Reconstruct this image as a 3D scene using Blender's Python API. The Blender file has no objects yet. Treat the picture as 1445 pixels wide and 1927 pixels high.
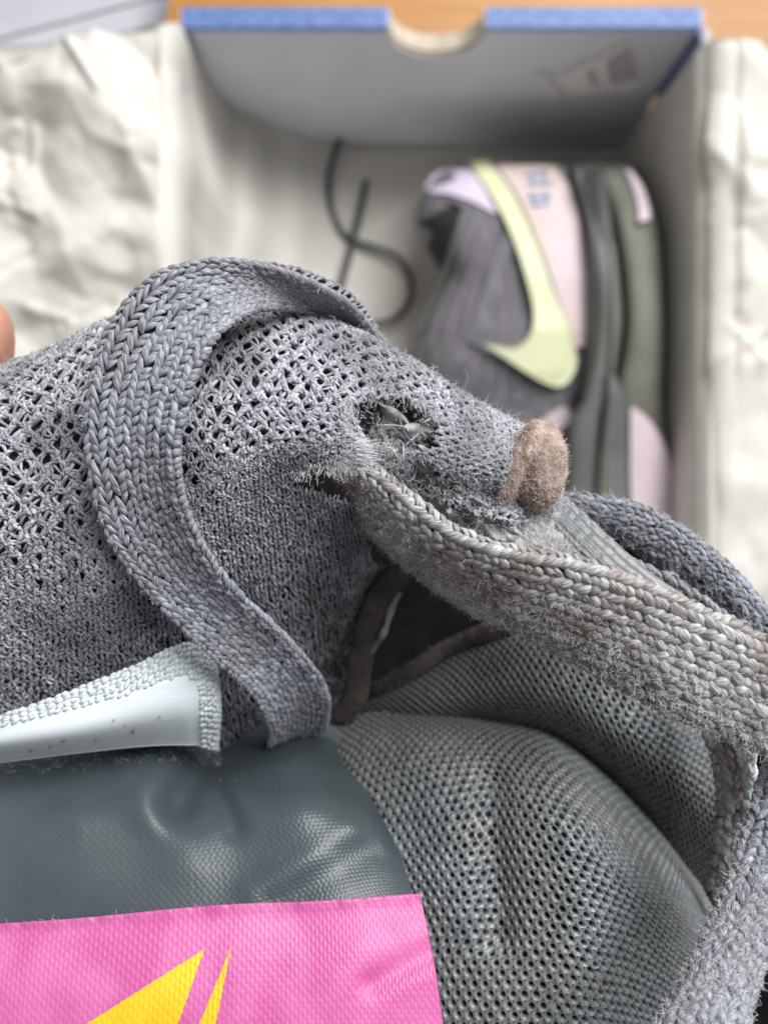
import bpy, math, random
import numpy as np
random.seed(7)
rng = np.random.default_rng(11)
sc = bpy.context.scene
col = sc.collection

# ------------------------------------------------------------------ camera, world, lights, exposure
F = 1500.0            # focal length in photo pixels (photo 1445 x 1927)
H = 0.462             # camera height above the box floor, metres
cam = bpy.data.cameras.new('camera'); camo = bpy.data.objects.new('camera', cam); col.objects.link(camo)
camo.location = (0, 0, H); camo.rotation_euler = (0, 0, 0)
cam.sensor_fit = 'VERTICAL'; cam.sensor_height = 36.0; cam.lens = 36.0 * F / 1927.0
cam.clip_start = 0.005; cam.clip_end = 20
cam.dof.use_dof = True; cam.dof.focus_distance = 0.0705; cam.dof.aperture_fstop = cam.lens / 1.2
cam.dof.aperture_blades = 0
sc.camera = camo
w = bpy.data.worlds.new('World'); sc.world = w; w.use_nodes = True
w.node_tree.nodes['Background'].inputs['Color'].default_value = (0.90, 0.90, 0.92, 1)
w.node_tree.nodes['Background'].inputs['Strength'].default_value = 0.235


def area(name, loc, target, size, power, color):
    l = bpy.data.lights.new(name, 'AREA'); l.shape = 'RECTANGLE'; l.size = size[0]; l.size_y = size[1]
    l.energy = power; l.color = color
    o = bpy.data.objects.new(name, l); col.objects.link(o); o.location = loc
    d = np.array(target, float) - np.array(loc, float)
    from mathutils import Vector
    o.rotation_euler = Vector(d).to_track_quat('-Z', 'Y').to_euler()
    return o


area('window_light', (0.60, 0.92, 1.34), (0, 0.02, 0.36), (1.1, 0.9), 45.0, (0.99, 0.985, 0.975))
sc.view_settings.view_transform = 'Standard'; sc.view_settings.look = 'None'
sc.view_settings.exposure = 0.0; sc.view_settings.gamma = 1.0
sc.cycles.use_denoising = True
sc.cycles.max_bounces = 6; sc.cycles.diffuse_bounces = 3; sc.cycles.glossy_bounces = 3
sc.cycles.caustics_reflective = False; sc.cycles.caustics_refractive = False

# ------------------------------------------------------------------ geometry helpers


def P(px, py, d):
    """photo ray through (px, py) at depth d millimetres below the lens -> world point (metres)"""
    px, py, d = np.broadcast_arrays(np.asarray(px, float), np.asarray(py, float), np.asarray(d, float))
    return np.stack([(px - 722.5) / F * d * 1e-3, -(py - 963.5) / F * d * 1e-3, H - d * 1e-3], -1)


def nz(v):
    return v / np.maximum(np.linalg.norm(v, axis=-1, keepdims=True), 1e-12)


def empty(name, loc, label, cat, group=None):
    o = bpy.data.objects.new(name, None); col.objects.link(o); o.location = loc
    o.empty_display_size = 0.01
    o['label'] = label; o['category'] = cat
    if group: o['group'] = group
    return o


def wloc(o):
    v = np.zeros(3)
    while o is not None:
        v += np.array(o.location); o = o.parent
    return v


def mk(name, V, Fs, mat, parent=None, uv=None, rnd=None, smooth=True, kind=None, label=None, cat=None):
    """one mesh object; Fs = array (n,k) or list of such arrays; V in world metres"""
    V = np.asarray(V, float).reshape(-1, 3)
    if parent is not None: V = V - wloc(parent)
    if not isinstance(Fs, (list, tuple)): Fs = [Fs]
    Fs = [np.asarray(f, np.int64) for f in Fs if len(f)]
    me = bpy.data.meshes.new(name)
    loops = np.concatenate([f.ravel() for f in Fs])
    sizes = np.concatenate([np.full(len(f), f.shape[1]) for f in Fs])
    starts = np.concatenate([[0], np.cumsum(sizes)[:-1]])
    me.vertices.add(len(V)); me.vertices.foreach_set('co', V.astype(np.float32).ravel())
    me.loops.add(len(loops)); me.loops.foreach_set('vertex_index', loops.astype(np.int32))
    me.polygons.add(len(sizes)); me.polygons.foreach_set('loop_start', starts.astype(np.int32))
    me.polygons.foreach_set('loop_total', sizes.astype(np.int32))
    me.polygons.foreach_set('use_smooth', np.full(len(sizes), smooth, bool))
    if uv is not None:
        l = me.uv_layers.new(name='UVMap')
        l.data.foreach_set('uv', np.asarray(uv, np.float32).reshape(-1, 2)[loops].ravel())
    if rnd is not None:
        a = me.attributes.new('rnd', 'FLOAT', 'POINT'); a.data.foreach_set('value', np.asarray(rnd, np.float32).ravel())
    me.update(); me.validate()
    if mat: me.materials.append(mat)
    o = bpy.data.objects.new(name, me); col.objects.link(o)
    if parent is not None: o.parent = parent
    if kind: o['kind'] = kind
    if label: o['label'] = label
    if cat: o['category'] = cat
    return o


def grid_faces(nu, nv, closed_v=False, closed_u=False):
    i = np.arange(nu if closed_u else nu - 1); j = np.arange(nv if closed_v else nv - 1)
    I, J = np.meshgrid(i, j, indexing='ij'); I = I.ravel(); J = J.ravel()
    I2 = (I + 1) % nu; J2 = (J + 1) % nv
    return np.stack([I * nv + J, I2 * nv + J, I2 * nv + J2, I * nv + J2], 1)


def cr_basis(t, n):
    """Catmull-Rom: parameter t in [0,1] over n control points -> index (len,4), weight (len,4) on a padded array"""
    x = np.clip(t, 0, 1) * (n - 1); k = np.minimum(x.astype(int), n - 2); f = x - k
    wt = np.stack([-.5 * f + f**2 - .5 * f**3, 1 - 2.5 * f**2 + 1.5 * f**3, .5 * f + 2 * f**2 - 1.5 * f**3, -.5 * f**2 + .5 * f**3], -1)
    return k[..., None] + np.arange(4), wt


def pad(a, axis):
    a = np.moveaxis(a, axis, 0)
    a = np.concatenate([2 * a[:1] - a[1:2], a, 2 * a[-1:] - a[-2:-1]], 0)
    return np.moveaxis(a, 0, axis)


def curve(pts, n):
    pts = np.asarray(pts, float); t = np.linspace(0, 1, n)
    i, wt = cr_basis(t, len(pts)); return (pad(pts, 0)[i] * wt[..., None]).sum(1)


class Sheet:
    """smooth surface through columns of (px, py, depth) control points"""
    def __init__(s, cols, mods=None):
        s.c = np.array(cols, float); s.p = pad(pad(s.c, 0), 1); s.mods = mods or []

    def raw(s, u, v):
        u, v = np.broadcast_arrays(np.asarray(u, float), np.asarray(v, float))
        iu, wu = cr_basis(u, s.c.shape[0]); iv, wv = cr_basis(v, s.c.shape[1])
        g = s.p[iu[..., :, None], iv[..., None, :]]
        r = (g * (wu[..., :, None] * wv[..., None, :])[..., None]).sum((-3, -2))
        for m in s.mods: r[..., 2] += m(r[..., 0], r[..., 1])
        return r

    def W(s, u, v):
        r = s.raw(u, v); return P(r[..., 0], r[..., 1], r[..., 2])

    def N(s, u, v):
        e = 4e-3
        a = s.W(np.clip(u + e, 0, 1), v) - s.W(np.clip(u - e, 0, 1), v)
        b = s.W(u, np.clip(v + e, 0, 1)) - s.W(u, np.clip(v - e, 0, 1))
        return nz(np.cross(b, a))

    def pts(s, u, v, off=0.0):
        p = s.W(u, v)
        return p + s.N(u, v) * np.asarray(off)[..., None] * 1e-3 if np.ndim(off) else p + s.N(u, v) * off * 1e-3

    def dims(s):
        t = np.linspace(0, 1, 60); U, V = np.meshgrid(t, t, indexing='ij'); w_ = s.W(U, V)
        return (np.linalg.norm(np.diff(w_, axis=0), axis=-1).sum(0).mean() * 1e3, np.linalg.norm(np.diff(w_, axis=1), axis=-1).sum(1).mean() * 1e3)

    def grid(s, nu, nv, off=0.0, u0=0, u1=1, v0=0, v1=1):
        U, V = np.meshgrid(np.linspace(u0, u1, nu), np.linspace(v0, v1, nv), indexing='ij')
        return s.pts(U, V, off(U, V) if callable(off) else off), U, V


def slab(name, sheet, nu, nv, off, thick, mat, parent, **k):
    """sheet with its own thickness (mm): front skin, back skin and a rim"""
    A, U, V = sheet.grid(nu, nv, off)
    n = nu * nv; f = grid_faces(nu, nv)
    idx = np.arange(n).reshape(nu, nv)
    loop = np.concatenate([idx[:, 0], idx[-1, 1:], idx[-2::-1, -1], idx[0, -2:0:-1]]); nl = len(loop)
    R = sheet.pts(U.ravel()[loop], V.ravel()[loop], -thick)          # rim goes straight back, the back skin is coarse
    k1 = np.arange(nl); k2 = np.roll(k1, -1)
    rim = np.stack([loop, loop[k2], k2 + n, k1 + n], 1)
    bu, bv = min(nu, 30), min(nv, 20); B, _, _ = sheet.grid(bu, bv, -thick)
    Vx = np.concatenate([A.reshape(-1, 3), R, B.reshape(-1, 3)])
    uv = np.zeros((len(Vx), 2)); uv[:n] = np.stack([U, V], -1).reshape(-1, 2)
    return mk(name, Vx, [f, rim, grid_faces(bu, bv)[:, ::-1] + n + nl], mat, parent, uv=uv, **k)


def tubes(c, nrm, rad, M=6, flat=1.0, rnd=None):
    """N tubes at once. c (N,K,3) centre lines, nrm (N,3) or (N,K,3), rad broadcastable to (N,K) metres"""
    N, K, _ = c.shape
    t = nz(np.gradient(c, axis=1))
    if nrm.ndim == 2: nrm = np.broadcast_to(nrm[:, None], c.shape)
    s = nz(np.cross(t, nrm)); n = np.cross(s, t)
    th = np.linspace(0, 2 * np.pi, M, endpoint=False)
    r = np.broadcast_to(rad, (N, K))[..., None, None]
    V = c[:, :, None] + r * (np.cos(th)[None, None, :, None] * s[:, :, None] + flat * np.sin(th)[None, None, :, None] * n[:, :, None])
    f = grid_faces(K, M, closed_v=True)
    Fa = (f[None] + (np.arange(N) * K * M)[:, None, None]).reshape(-1, 4)
    uv = np.broadcast_to(np.stack(np.meshgrid(np.linspace(0, 1, K), np.abs(np.linspace(-1, 1, M)), indexing='ij'), -1)[None], (N, K, M, 2))
    if rnd is None: rnd = rng.random(N)
    return V.reshape(-1, 3), Fa, uv.reshape(-1, 2), np.repeat(rnd, K * M)


def bez(a, b, c, K):
    t = np.linspace(0, 1, K)[None, :, None]
    return (1 - t)**2 * a[:, None] + 2 * t * (1 - t) * b[:, None] + t**2 * c[:, None]


def join(parts):
    V, Fa, UV, R, n = [], [], [], [], 0
    for v, f, uv, r in parts:
        V.append(v); Fa.append(f + n); UV.append(uv); R.append(r); n += len(v)
    return np.concatenate(V), np.concatenate(Fa), np.concatenate(UV), np.concatenate(R)


def hairs(p, nrm, length, spread=1.0, curl=0.6, rad=0.011, K=4, bias=None, M=3):
    """fine fibres standing off a surface; length (lo, hi) and rad in mm"""
    N = len(p)
    d = nz(nrm * 0.55 + spread * rng.normal(size=(N, 3)) * 0.75 + (0 if bias is None else bias))
    L = rng.uniform(length[0], length[1], N)[:, None] * rng.uniform(.4, 1, N)[:, None] * 1e-3 / (K - 1)
    c = [p]
    for k in range(K - 1):
        d = nz(d + curl * rng.normal(size=(N, 3)) * 0.6)
        c.append(c[-1] + d * L)
    c = np.stack(c, 1)
    side = nz(rng.normal(size=(N, 3)))
    return tubes(c, side, rad * 1e-3 * np.linspace(1, .6, K)[None], M)


def in_poly(x, y, poly):
    poly = np.asarray(poly, float); r = np.zeros(np.shape(x), bool); j = len(poly) - 1
    for i in range(len(poly)):
        xi, yi = poly[i]; xj, yj = poly[j]
        r ^= ((yi > y) != (yj > y)) & (x < (xj - xi) * (y - yi) / (yj - yi + 1e-12) + xi)
        j = i
    return r


def vnoise(x, y, seed):
    r = np.random.default_rng(seed).random((64, 64))
    xi = np.floor(x).astype(int); yi = np.floor(y).astype(int); fx = x - xi; fy = y - yi
    fx = fx * fx * (3 - 2 * fx); fy = fy * fy * (3 - 2 * fy)
    g = lambda a, b: r[a % 64, b % 64]
    return (g(xi, yi) * (1 - fx) + g(xi + 1, yi) * fx) * (1 - fy) + (g(xi, yi + 1) * (1 - fx) + g(xi + 1, yi + 1) * fx) * fy - .5


def facet(x, y, seed):
    """piecewise-linear noise: flat facets meeting in sharp creases, like crumpled paper"""
    q = np.random.default_rng(seed); a = q.random() * 6.28; r = q.random((64, 64))
    X = x * math.cos(a) - y * math.sin(a) + .5 * vnoise(x * 1.3, y * 1.3, seed + 5) + 20; Y = x * math.sin(a) + y * math.cos(a) + .5 * vnoise(x * 1.3 + 9, y * 1.3, seed + 6) + 20
    xi = np.floor(X).astype(int); yi = np.floor(Y).astype(int); fx = X - xi; fy = Y - yi
    g = lambda i, j: r[i % 64, j % 64]
    lo = g(xi, yi) + fx * (g(xi + 1, yi) - g(xi, yi)) + fy * (g(xi + 1, yi + 1) - g(xi + 1, yi))
    hi = g(xi, yi) + fy * (g(xi, yi + 1) - g(xi, yi)) + fx * (g(xi + 1, yi + 1) - g(xi, yi + 1))
    return np.where(fx > fy, lo, hi) - .5


def seg_gauss(ax, ay, bx, by, wd, amp):
    def f(x, y):
        t = np.clip(((x - ax) * (bx - ax) + (y - ay) * (by - ay)) / ((bx - ax)**2 + (by - ay)**2), 0, 1)
        d2 = (x - ax - t * (bx - ax))**2 + (y - ay - t * (by - ay))**2
        return amp * np.exp(-d2 / wd**2)
    return f


# ------------------------------------------------------------------ materials
def base_mat(name):
    m = bpy.data.materials.new(name); m.use_nodes = True
    nt = m.node_tree; return m, nt, nt.nodes['Principled BSDF']


def rgba(c): return (c[0], c[1], c[2], 1)


def fabric(name, c1, c2, rough=.75, sheen=.25, fibre=True, dirt_tint=None, dscale=120, bump=.5, spec=.35):
    """yarn: colour varies strand by strand, with fine lengthwise fibres; optional patch colour, for soiling and painted warm light"""
    m, nt, b = base_mat(name); N = nt.nodes.new; L = nt.links.new
    at = N('ShaderNodeAttribute'); at.attribute_name = 'rnd'
    mx = N('ShaderNodeMix'); mx.data_type = 'RGBA'; mx.inputs[6].default_value = rgba(c1); mx.inputs[7].default_value = rgba(c2)
    L(at.outputs['Fac'], mx.inputs[0]); out = mx.outputs[2]
    tc = N('ShaderNodeTexCoord')
    nz_ = N('ShaderNodeTexNoise'); nz_.inputs['Scale'].default_value = dscale; nz_.inputs['Detail'].default_value = 4
    L(tc.outputs['Object'], nz_.inputs['Vector'])
    rp = N('ShaderNodeValToRGB'); rp.color_ramp.elements[0].position = .42; rp.color_ramp.elements[1].position = .64
    L(nz_.outputs['Fac'], rp.inputs['Fac'])
    if dirt_tint:
        m2 = N('ShaderNodeMix'); m2.data_type = 'RGBA'; L(rp.outputs['Color'], m2.inputs[0]); L(out, m2.inputs[6]); m2.inputs[7].default_value = rgba(dirt_tint); out = m2.outputs[2]
    b.inputs['Roughness'].default_value = rough
    b.inputs['Specular IOR Level'].default_value = spec
    b.inputs['Sheen Weight'].default_value = sheen; b.inputs['Sheen Roughness'].default_value = .45
    if fibre:
        mp = N('ShaderNodeMapping'); mp.inputs['Scale'].default_value = (2.2, 6, 1); L(tc.outputs['UV'], mp.inputs['Vector'])
        ad = N('ShaderNodeVectorMath'); ad.operation = 'ADD'; L(mp.outputs[0], ad.inputs[0])
        cb = N('ShaderNodeCombineXYZ'); mu = N('ShaderNodeMath'); mu.operation = 'MULTIPLY'; mu.inputs[1].default_value = 97
        L(at.outputs['Fac'], mu.inputs[0]); L(mu.outputs[0], cb.inputs[2]); L(cb.outputs[0], ad.inputs[1])
        n2 = N('ShaderNodeTexNoise'); n2.inputs['Scale'].default_value = 1.0; n2.inputs['Detail'].default_value = 2
        L(ad.outputs[0], n2.inputs['Vector'])
        bp = N('ShaderNodeBump'); bp.inputs['Strength'].default_value = bump; bp.inputs['Distance'].default_value = 1.2e-4
        L(n2.outputs['Fac'], bp.inputs['Height']); L(bp.outputs[0], b.inputs['Normal'])
        r2 = N('ShaderNodeValToRGB'); r2.color_ramp.elements[0].position = .34; r2.color_ramp.elements[1].position = .66
        r2.color_ramp.elements[0].color = (.52, .52, .52, 1); r2.color_ramp.elements[1].color = (1.25, 1.25, 1.25, 1)
        L(n2.outputs['Fac'], r2.inputs['Fac'])
        mm = N('ShaderNodeMix'); mm.data_type = 'RGBA'; mm.blend_type = 'MULTIPLY'; mm.inputs[0].default_value = 1; L(out, mm.inputs[6]); L(r2.outputs['Color'], mm.inputs[7]); out = mm.outputs[2]
    L(out, b.inputs['Base Color'])
    return m


def plain(name, c, rough=.6, c2=None, scale=60, detail=4, bump=0, bscale=200, bdist=1e-4, spec=.4, sheen=0, trans=0, lo=.4, hi=.62, stretch=(1, 1, 1)):
    m, nt, b = base_mat(name); N = nt.nodes.new; L = nt.links.new
    tc = N('ShaderNodeTexCoord'); mp = N('ShaderNodeMapping'); mp.inputs['Scale'].default_value = stretch; L(tc.outputs['Object'], mp.inputs['Vector'])
    if c2 is not None:
        n1 = N('ShaderNodeTexNoise'); n1.inputs['Scale'].default_value = scale; n1.inputs['Detail'].default_value = detail; L(mp.outputs[0], n1.inputs['Vector'])
        r = N('ShaderNodeValToRGB'); r.color_ramp.elements[0].position = lo; r.color_ramp.elements[1].position = hi
        r.color_ramp.elements[0].color = rgba(c); r.color_ramp.elements[1].color = rgba(c2)
        L(n1.outputs['Fac'], r.inputs['Fac']); L(r.outputs['Color'], b.inputs['Base Color'])
    else: b.inputs['Base Color'].default_value = rgba(c)
    if bump:
        n2 = N('ShaderNodeTexNoise'); n2.inputs['Scale'].default_value = bscale; n2.inputs['Detail'].default_value = 5; L(mp.outputs[0], n2.inputs['Vector'])
        bp = N('ShaderNodeBump'); bp.inputs['Strength'].default_value = bump; bp.inputs['Distance'].default_value = bdist
        L(n2.outputs['Fac'], bp.inputs['Height']); L(bp.outputs[0], b.inputs['Normal'])
    b.inputs['Roughness'].default_value = rough; b.inputs['Specular IOR Level'].default_value = spec
    b.inputs['Sheen Weight'].default_value = sheen
    if trans: b.inputs['Transmission Weight'].default_value = 0
    return m


M = {}
M['wood'] = plain('orange_wood', (.36, .155, .032), .45, (.50, .24, .06), 14, 6, .2, 300, 2e-4, stretch=(.6, 9, 1), lo=.3, hi=.7)
M['board'] = plain('grey_white_board', (.74, .765, .82), .7, (.79, .81, .86), 30, 4)
M['board_in'] = plain('lilac_grey_board', (.52, .51, .57), .75, (.46, .45, .50), 25, 4)
M['raw_card'] = plain('raw_cardboard', (.62, .55, .46), .85, (.5, .43, .34), 90, 5)
M['blue'] = plain('blue_print', (.075, .145, .37), .5, (.16, .25, .50), 400, 5, .3, 500, 1e-4)
M['tissue'] = plain('white_tissue', (.70, .68, .635), .8, (.63, .605, .555), 22, 5, .25, 500, 1.5e-4, spec=.2)
M['sticker'] = plain('sticker_white', (.97, .97, .97), .35, (.93, .93, .94), 80)
M['ink'] = plain('grey_ink', (.52, .52, .54), .6)
M['knit'] = fabric('knit_yarn', (.22, .225, .265), (.63, .635, .695), .52, .25, True, (.19, .19, .22), 160, .7, .5)
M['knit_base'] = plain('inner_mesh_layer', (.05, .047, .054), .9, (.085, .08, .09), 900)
M['lint'] = plain('lint', (.80, .82, .86), .6, (.60, .61, .64), 300)
M['lint_pale'] = plain('pale_lint', (.90, .92, .93), .6, (.78, .80, .82), 300)
M['lint_brown'] = plain('brown_lint', (.80, .67, .60), .6, (.55, .43, .38), 600)
M['lace'] = fabric('lace_yarn', (.185, .205, .25), (.39, .415, .475), .45, .2, True, (.25, .25, .28), 110, .8, .5)
M['lace_worn_warmlit'] = fabric('worn_warmlit_lace_yarn', (.27, .26, .265), (.54, .53, .54), .5, .2, True, (.25, .215, .20), 140, .9, .5)  # worn lace yarn again, warm local light put into its colour as brown tint
M['lace_core'] = plain('lace_core', (.09, .09, .10), .9)
M['felt'] = plain('torn_padding', (.22, .22, .22), .95, (.46, .46, .45), 600, 6, 1, 900, 4e-4)
M['cavity_shade'] = plain('cavity_black_shade', (.008, .008, .009), .95, (.013, .013, .014), 200, spec=.03)
M['lining_back'] = plain('dark_foam_backing', (.03, .032, .035), .95, (.045, .047, .05), 400)
M['shard'] = plain('stiff_grey_liner', (.34, .355, .35), .6, (.16, .17, .17), 700, 5, 1, 900, 1e-4)
M['wad'] = plain('brown_cotton', (.22, .16, .14), .9, (.48, .375, .335), 500, 5, 1, 1200, 3e-4)
M['strip'] = plain('pale_film', (.70, .77, .80), .58, (.62, .69, .72), 60, 5, .3, 700, 1e-4)
M['strip_yarn'] = fabric('pale_film_over_knit', (.60, .67, .70), (.72, .78, .80), .5, .1, True, None, 100, .3)
M['speck'] = plain('grey_scuff', (.30, .33, .35), .7)
M['leather'] = plain('slate_coated_cloth', (.046, .060, .068), .38, (.058, .075, .084), 90, 5, .15, 2500, 4e-5, spec=.5)
M['pink'] = plain('pink_satin', (.49, .092, .28), .46, (.56, .14, .345), 220, 5, .2, 2500, 4e-5, spec=.45, sheen=.2)
M['yellow'] = plain('yellow_satin', (.80, .43, .012), .48, (.86, .50, .025), 220, 5, .2, 2500, 4e-5, spec=.45)
M['lining'] = fabric('lining_yarn', (.13, .143, .152), (.19, .203, .212), .42, .1, False, (.15, .145, .135), 45, .3, .7)
M['binding'] = plain('brown_binding', (.07, .06, .055), .9, (.10, .088, .082), 400, 5, .8, 900, 2e-4)
M['skin'] = plain('skin', (.60, .30, .22), .5, (.66, .36, .27), 200, 4, .25, 1200, 1e-4)
M['skin'].node_tree.nodes['Principled BSDF'].inputs['Subsurface Weight'].default_value = .15
M['skin'].node_tree.nodes['Principled BSDF'].inputs['Subsurface Radius'].default_value = (.004, .002, .001)
M['nail'] = plain('nail', (.68, .42, .36), .3)
M['upper2'] = plain('dark_grey_mesh', (.13, .125, .14), .8, (.19, .18, .20), 260, 3, .6, 900, 4e-4, stretch=(1, .25, 1))
M['rib'] = plain('lilac_grey_rib', (.17, .155, .18), .8, (.21, .195, .22), 300)
M['opening_shade'] = plain('opening_black_shade', (.02, .02, .022), .9)
M['lilac'] = plain('lilac_foam', (.60, .52, .66), .6, (.64, .57, .69), 60)
M['lime'] = plain('lime_film', (.62, .645, .41), .5, (.66, .685, .45), 60)
M['pinkmid'] = plain('pale_pink_midsole', (.62, .52, .55), .6, (.58, .46, .42), 22, 3)
M['pinksole'] = plain('pale_pink_rubber', (.66, .56, .60), .6, (.62, .51, .55), 60)
M['sole'] = plain('olive_grey_rubber', (.13, .13, .105), .6, (.165, .165, .14), 40)
M['foxing'] = plain('grey_green_foam', (.12, .13, .125), .6, (.155, .165, .155), 50)
M['cord'] = plain('black_lace', (.03, .03, .036), .7, (.07, .07, .085), 500)
M['bluetext'] = plain('blue_ink', (.10, .24, .42), .6)

# ------------------------------------------------------------------ the table and the box
tv = np.array([(-1.2, -1.0, -.001), (1.2, -1.0, -.001), (1.2, 1.4, -.001), (-1.2, 1.4, -.001)], float)
tb = np.concatenate([tv, tv - [0, 0, .03]])
mk('wooden_table', tb, [np.array([(0, 1, 2, 3), (7, 6, 5, 4), (0, 4, 5, 1), (1, 5, 6, 2), (2, 6, 7, 3), (3, 7, 4, 0)])], M['wood'], smooth=False,
   label='orange brown wooden table top under the shoe box', cat='table')


def block(name, x0, x1, y0, y1, z0, z1, mat, parent, bev=.0006, **k):
    """mm box with softened edges"""
    import bmesh
    bm = bmesh.new(); bmesh.ops.create_cube(bm, size=1)
    for v in bm.verts:
        v.co = ((x0 + x1) / 2e3 + v.co.x * (x1 - x0) / 1e3, (y0 + y1) / 2e3 + v.co.y * (y1 - y0) / 1e3, (z0 + z1) / 2e3 + v.co.z * (z1 - z0) / 1e3)
    if bev: bmesh.ops.bevel(bm, geom=bm.edges[:], offset=bev, segments=2, affect='EDGES')
    pl = wloc(parent)
    for v in bm.verts: v.co = v.co - __import__('mathutils').Vector(pl)
    me = bpy.data.meshes.new(name); bm.to_mesh(me); bm.free(); me.materials.append(mat)
    o = bpy.data.objects.new(name, me); col.objects.link(o); o.parent = parent
    for kk, vv in k.items(): o[kk] = vv
    return o


BX0, BX1, BY0, BY1, BZ = -88.0, 138.0, -126.0, 210.5, 117.0
box = empty('shoe_box', (.025, .04, 0), 'open pale grey cardboard shoe box with blue rim and thumb notch', 'shoe box')
block('base_panel', BX0 - 4, BX1 + 4, BY0 - 4, BY1 + 7.5, 0, 1.5, M['board_in'], box)
block('side_panel', BX0 - 4, BX0, BY0, BY1, 1.6, BZ - 1, M['board_in'], box)
block('side_panel', BX1, BX1 + 4, BY0, BY1, 1.6, BZ - 1, M['board_in'], box)
block('end_panel', BX0, BX1, BY0 - 4, BY0, 1.6, BZ - 1, M['board_in'], box)


def notch_wall(name, x0, x1, y0, y1, z0, z1, cx, r, mat, matn, parent):
    """upright board in the XZ plane with a half-round thumb notch cut into its top edge"""
    a = np.linspace(np.pi, 2 * np.pi, 33)
    out = [(x0, z0), (x1, z0), (x1, z1), (cx + r, z1)] + [(cx - r * math.cos(t), z1 + r * math.sin(t) * .92) for t in a[1:-1]] + [(cx - r, z1), (x0, z1)]
    out = np.array(out); n = len(out)
    V = np.concatenate([np.stack([out[:, 0], np.full(n, y0), out[:, 1]], 1), np.stack([out[:, 0], np.full(n, y1), out[:, 1]], 1)]) * 1e-3
    me_f = [list(range(n)), list(range(2 * n - 1, n - 1, -1))] + [[i, i + n, (i + 1) % n + n, (i + 1) % n] for i in range(n)]
    me = bpy.data.meshes.new(name); me.from_pydata([tuple(v) for v in (V - wloc(parent))], [], me_f); me.update()
    me.materials.append(mat); me.materials.append(matn)
    for i, p in enumerate(me.polygons):
        if 2 + 3 <= i < 2 + n - 2: p.material_index = 1
    o = bpy.data.objects.new(name, me); col.objects.link(o); o.parent = parent
    return o


NCX, NR = 23.0, 20.5
ep = notch_wall('end_panel', BX0, BX1, BY1, BY1 + 7.5, 1.6, BZ, NCX, NR, M['board'], M['raw_card'], box)
ep['label'] = 'far end panel with the half round thumb notch'
notch_wall('turned_in_flap', BX0 + 4, BX1 - 3, BY1 - 1.6, BY1 - .2, BZ - 57, BZ - 1.2, NCX, NR + .5, M['board'], M['raw_card'], box)
for xa, xb in ((BX0 + .5, NCX - NR - .6), (NCX + NR + .6, BX1 - .5)):
    block('blue_rim', xa, xb, BY1 - 1.9, BY1 + 7.9, BZ - .8, BZ + .9, M['blue'], box, .0007)
for xa, sgn in ((BX1, -1), (BX0, 1)):
    block('blue_corner_edge', xa + sgn * 2.6 if sgn < 0 else xa, xa if sgn < 0 else xa + 2.6, BY1 - 3.6, BY1 - 2.0, BZ - (52 if sgn < 0 else 24), BZ - 1, M['blue'], box, .0003)
# worn white sticker with grey print on the inside of the far panel (flap plane y)


def on_flap(px, py, off):
    y = BY1 - 1.6 - off
    d = -y * 1500.0 / (np.asarray(py, float) - 963.5)
    return P(px, py, d)


def flap_quad(name, quad, off, th, mat, parent, nseg=8, wob=.0):
    q = np.array(quad, float); t = np.linspace(0, 1, nseg)
    A, B = np.meshgrid(t, t, indexing='ij')
    p = (q[0][None, None] * (1 - A)[..., None] + q[1][None, None] * A[..., None]) * (1 - B)[..., None] + (q[3][None, None] * (1 - A)[..., None] + q[2][None, None] * A[..., None]) * B[..., None]
    f = on_flap(p[..., 0], p[..., 1], off + wob * np.sin(A * 5) * B); b = f + np.array([0, th * 1e-3, 0])
    n = nseg * nseg; g = grid_faces(nseg, nseg); idx = np.arange(n).reshape(nseg, nseg)
    lp = np.concatenate([idx[:, 0], idx[-1, 1:], idx[-2::-1, -1], idx[0, -2:0:-1]]); l2 = np.roll(lp, -1)
    return mk(name, np.concatenate([f.reshape(-1, 3), b.reshape(-1, 3)]), [g, g[:, ::-1] + n, np.stack([lp, l2, l2 + n, lp + n], 1)], mat, parent)


st = flap_quad('price_sticker', [(1030, 150), (1180, 76), (1222, 165), (1065, 176)], .5, .3, M['sticker'], box, wob=.6)
flap_quad('printed_code', [(1140, 118), (1180, 92), (1196, 150), (1152, 160)], .95, .2, M['ink'], st)
flap_quad('printed_code', [(1104, 136), (1114, 130), (1128, 165), (1118, 168)], .95, .2, M['ink'], st)
flap_quad('torn_edge', [(1010, 140), (1022, 136), (1052, 178), (1042, 182)], 1.2, .3, M['sticker'], st)

lid = empty('box_lid', tuple(P(0, -60, 352)), 'lilac grey lid flap of the shoe box folded open at the upper left', 'box lid')
slab('lid_panel', Sheet([[(-420, -420, 352), (-420, 178, 352)], [(-60, -320, 352), (-60, 88, 352)], [(300, -240, 352), (318, -12, 352)]]), 12, 12, 0, 2, M['board_in'], lid)
slab('lid_lip', Sheet([[(-420, 182, 350), (-420, 240, 338)], [(-60, 92, 350), (-60, 140, 338)], [(318, -8, 350), (306, 44, 338)]]), 12, 6, 0, 2, M['board_in'], lid)

# ------------------------------------------------------------------ tissue paper


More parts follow.
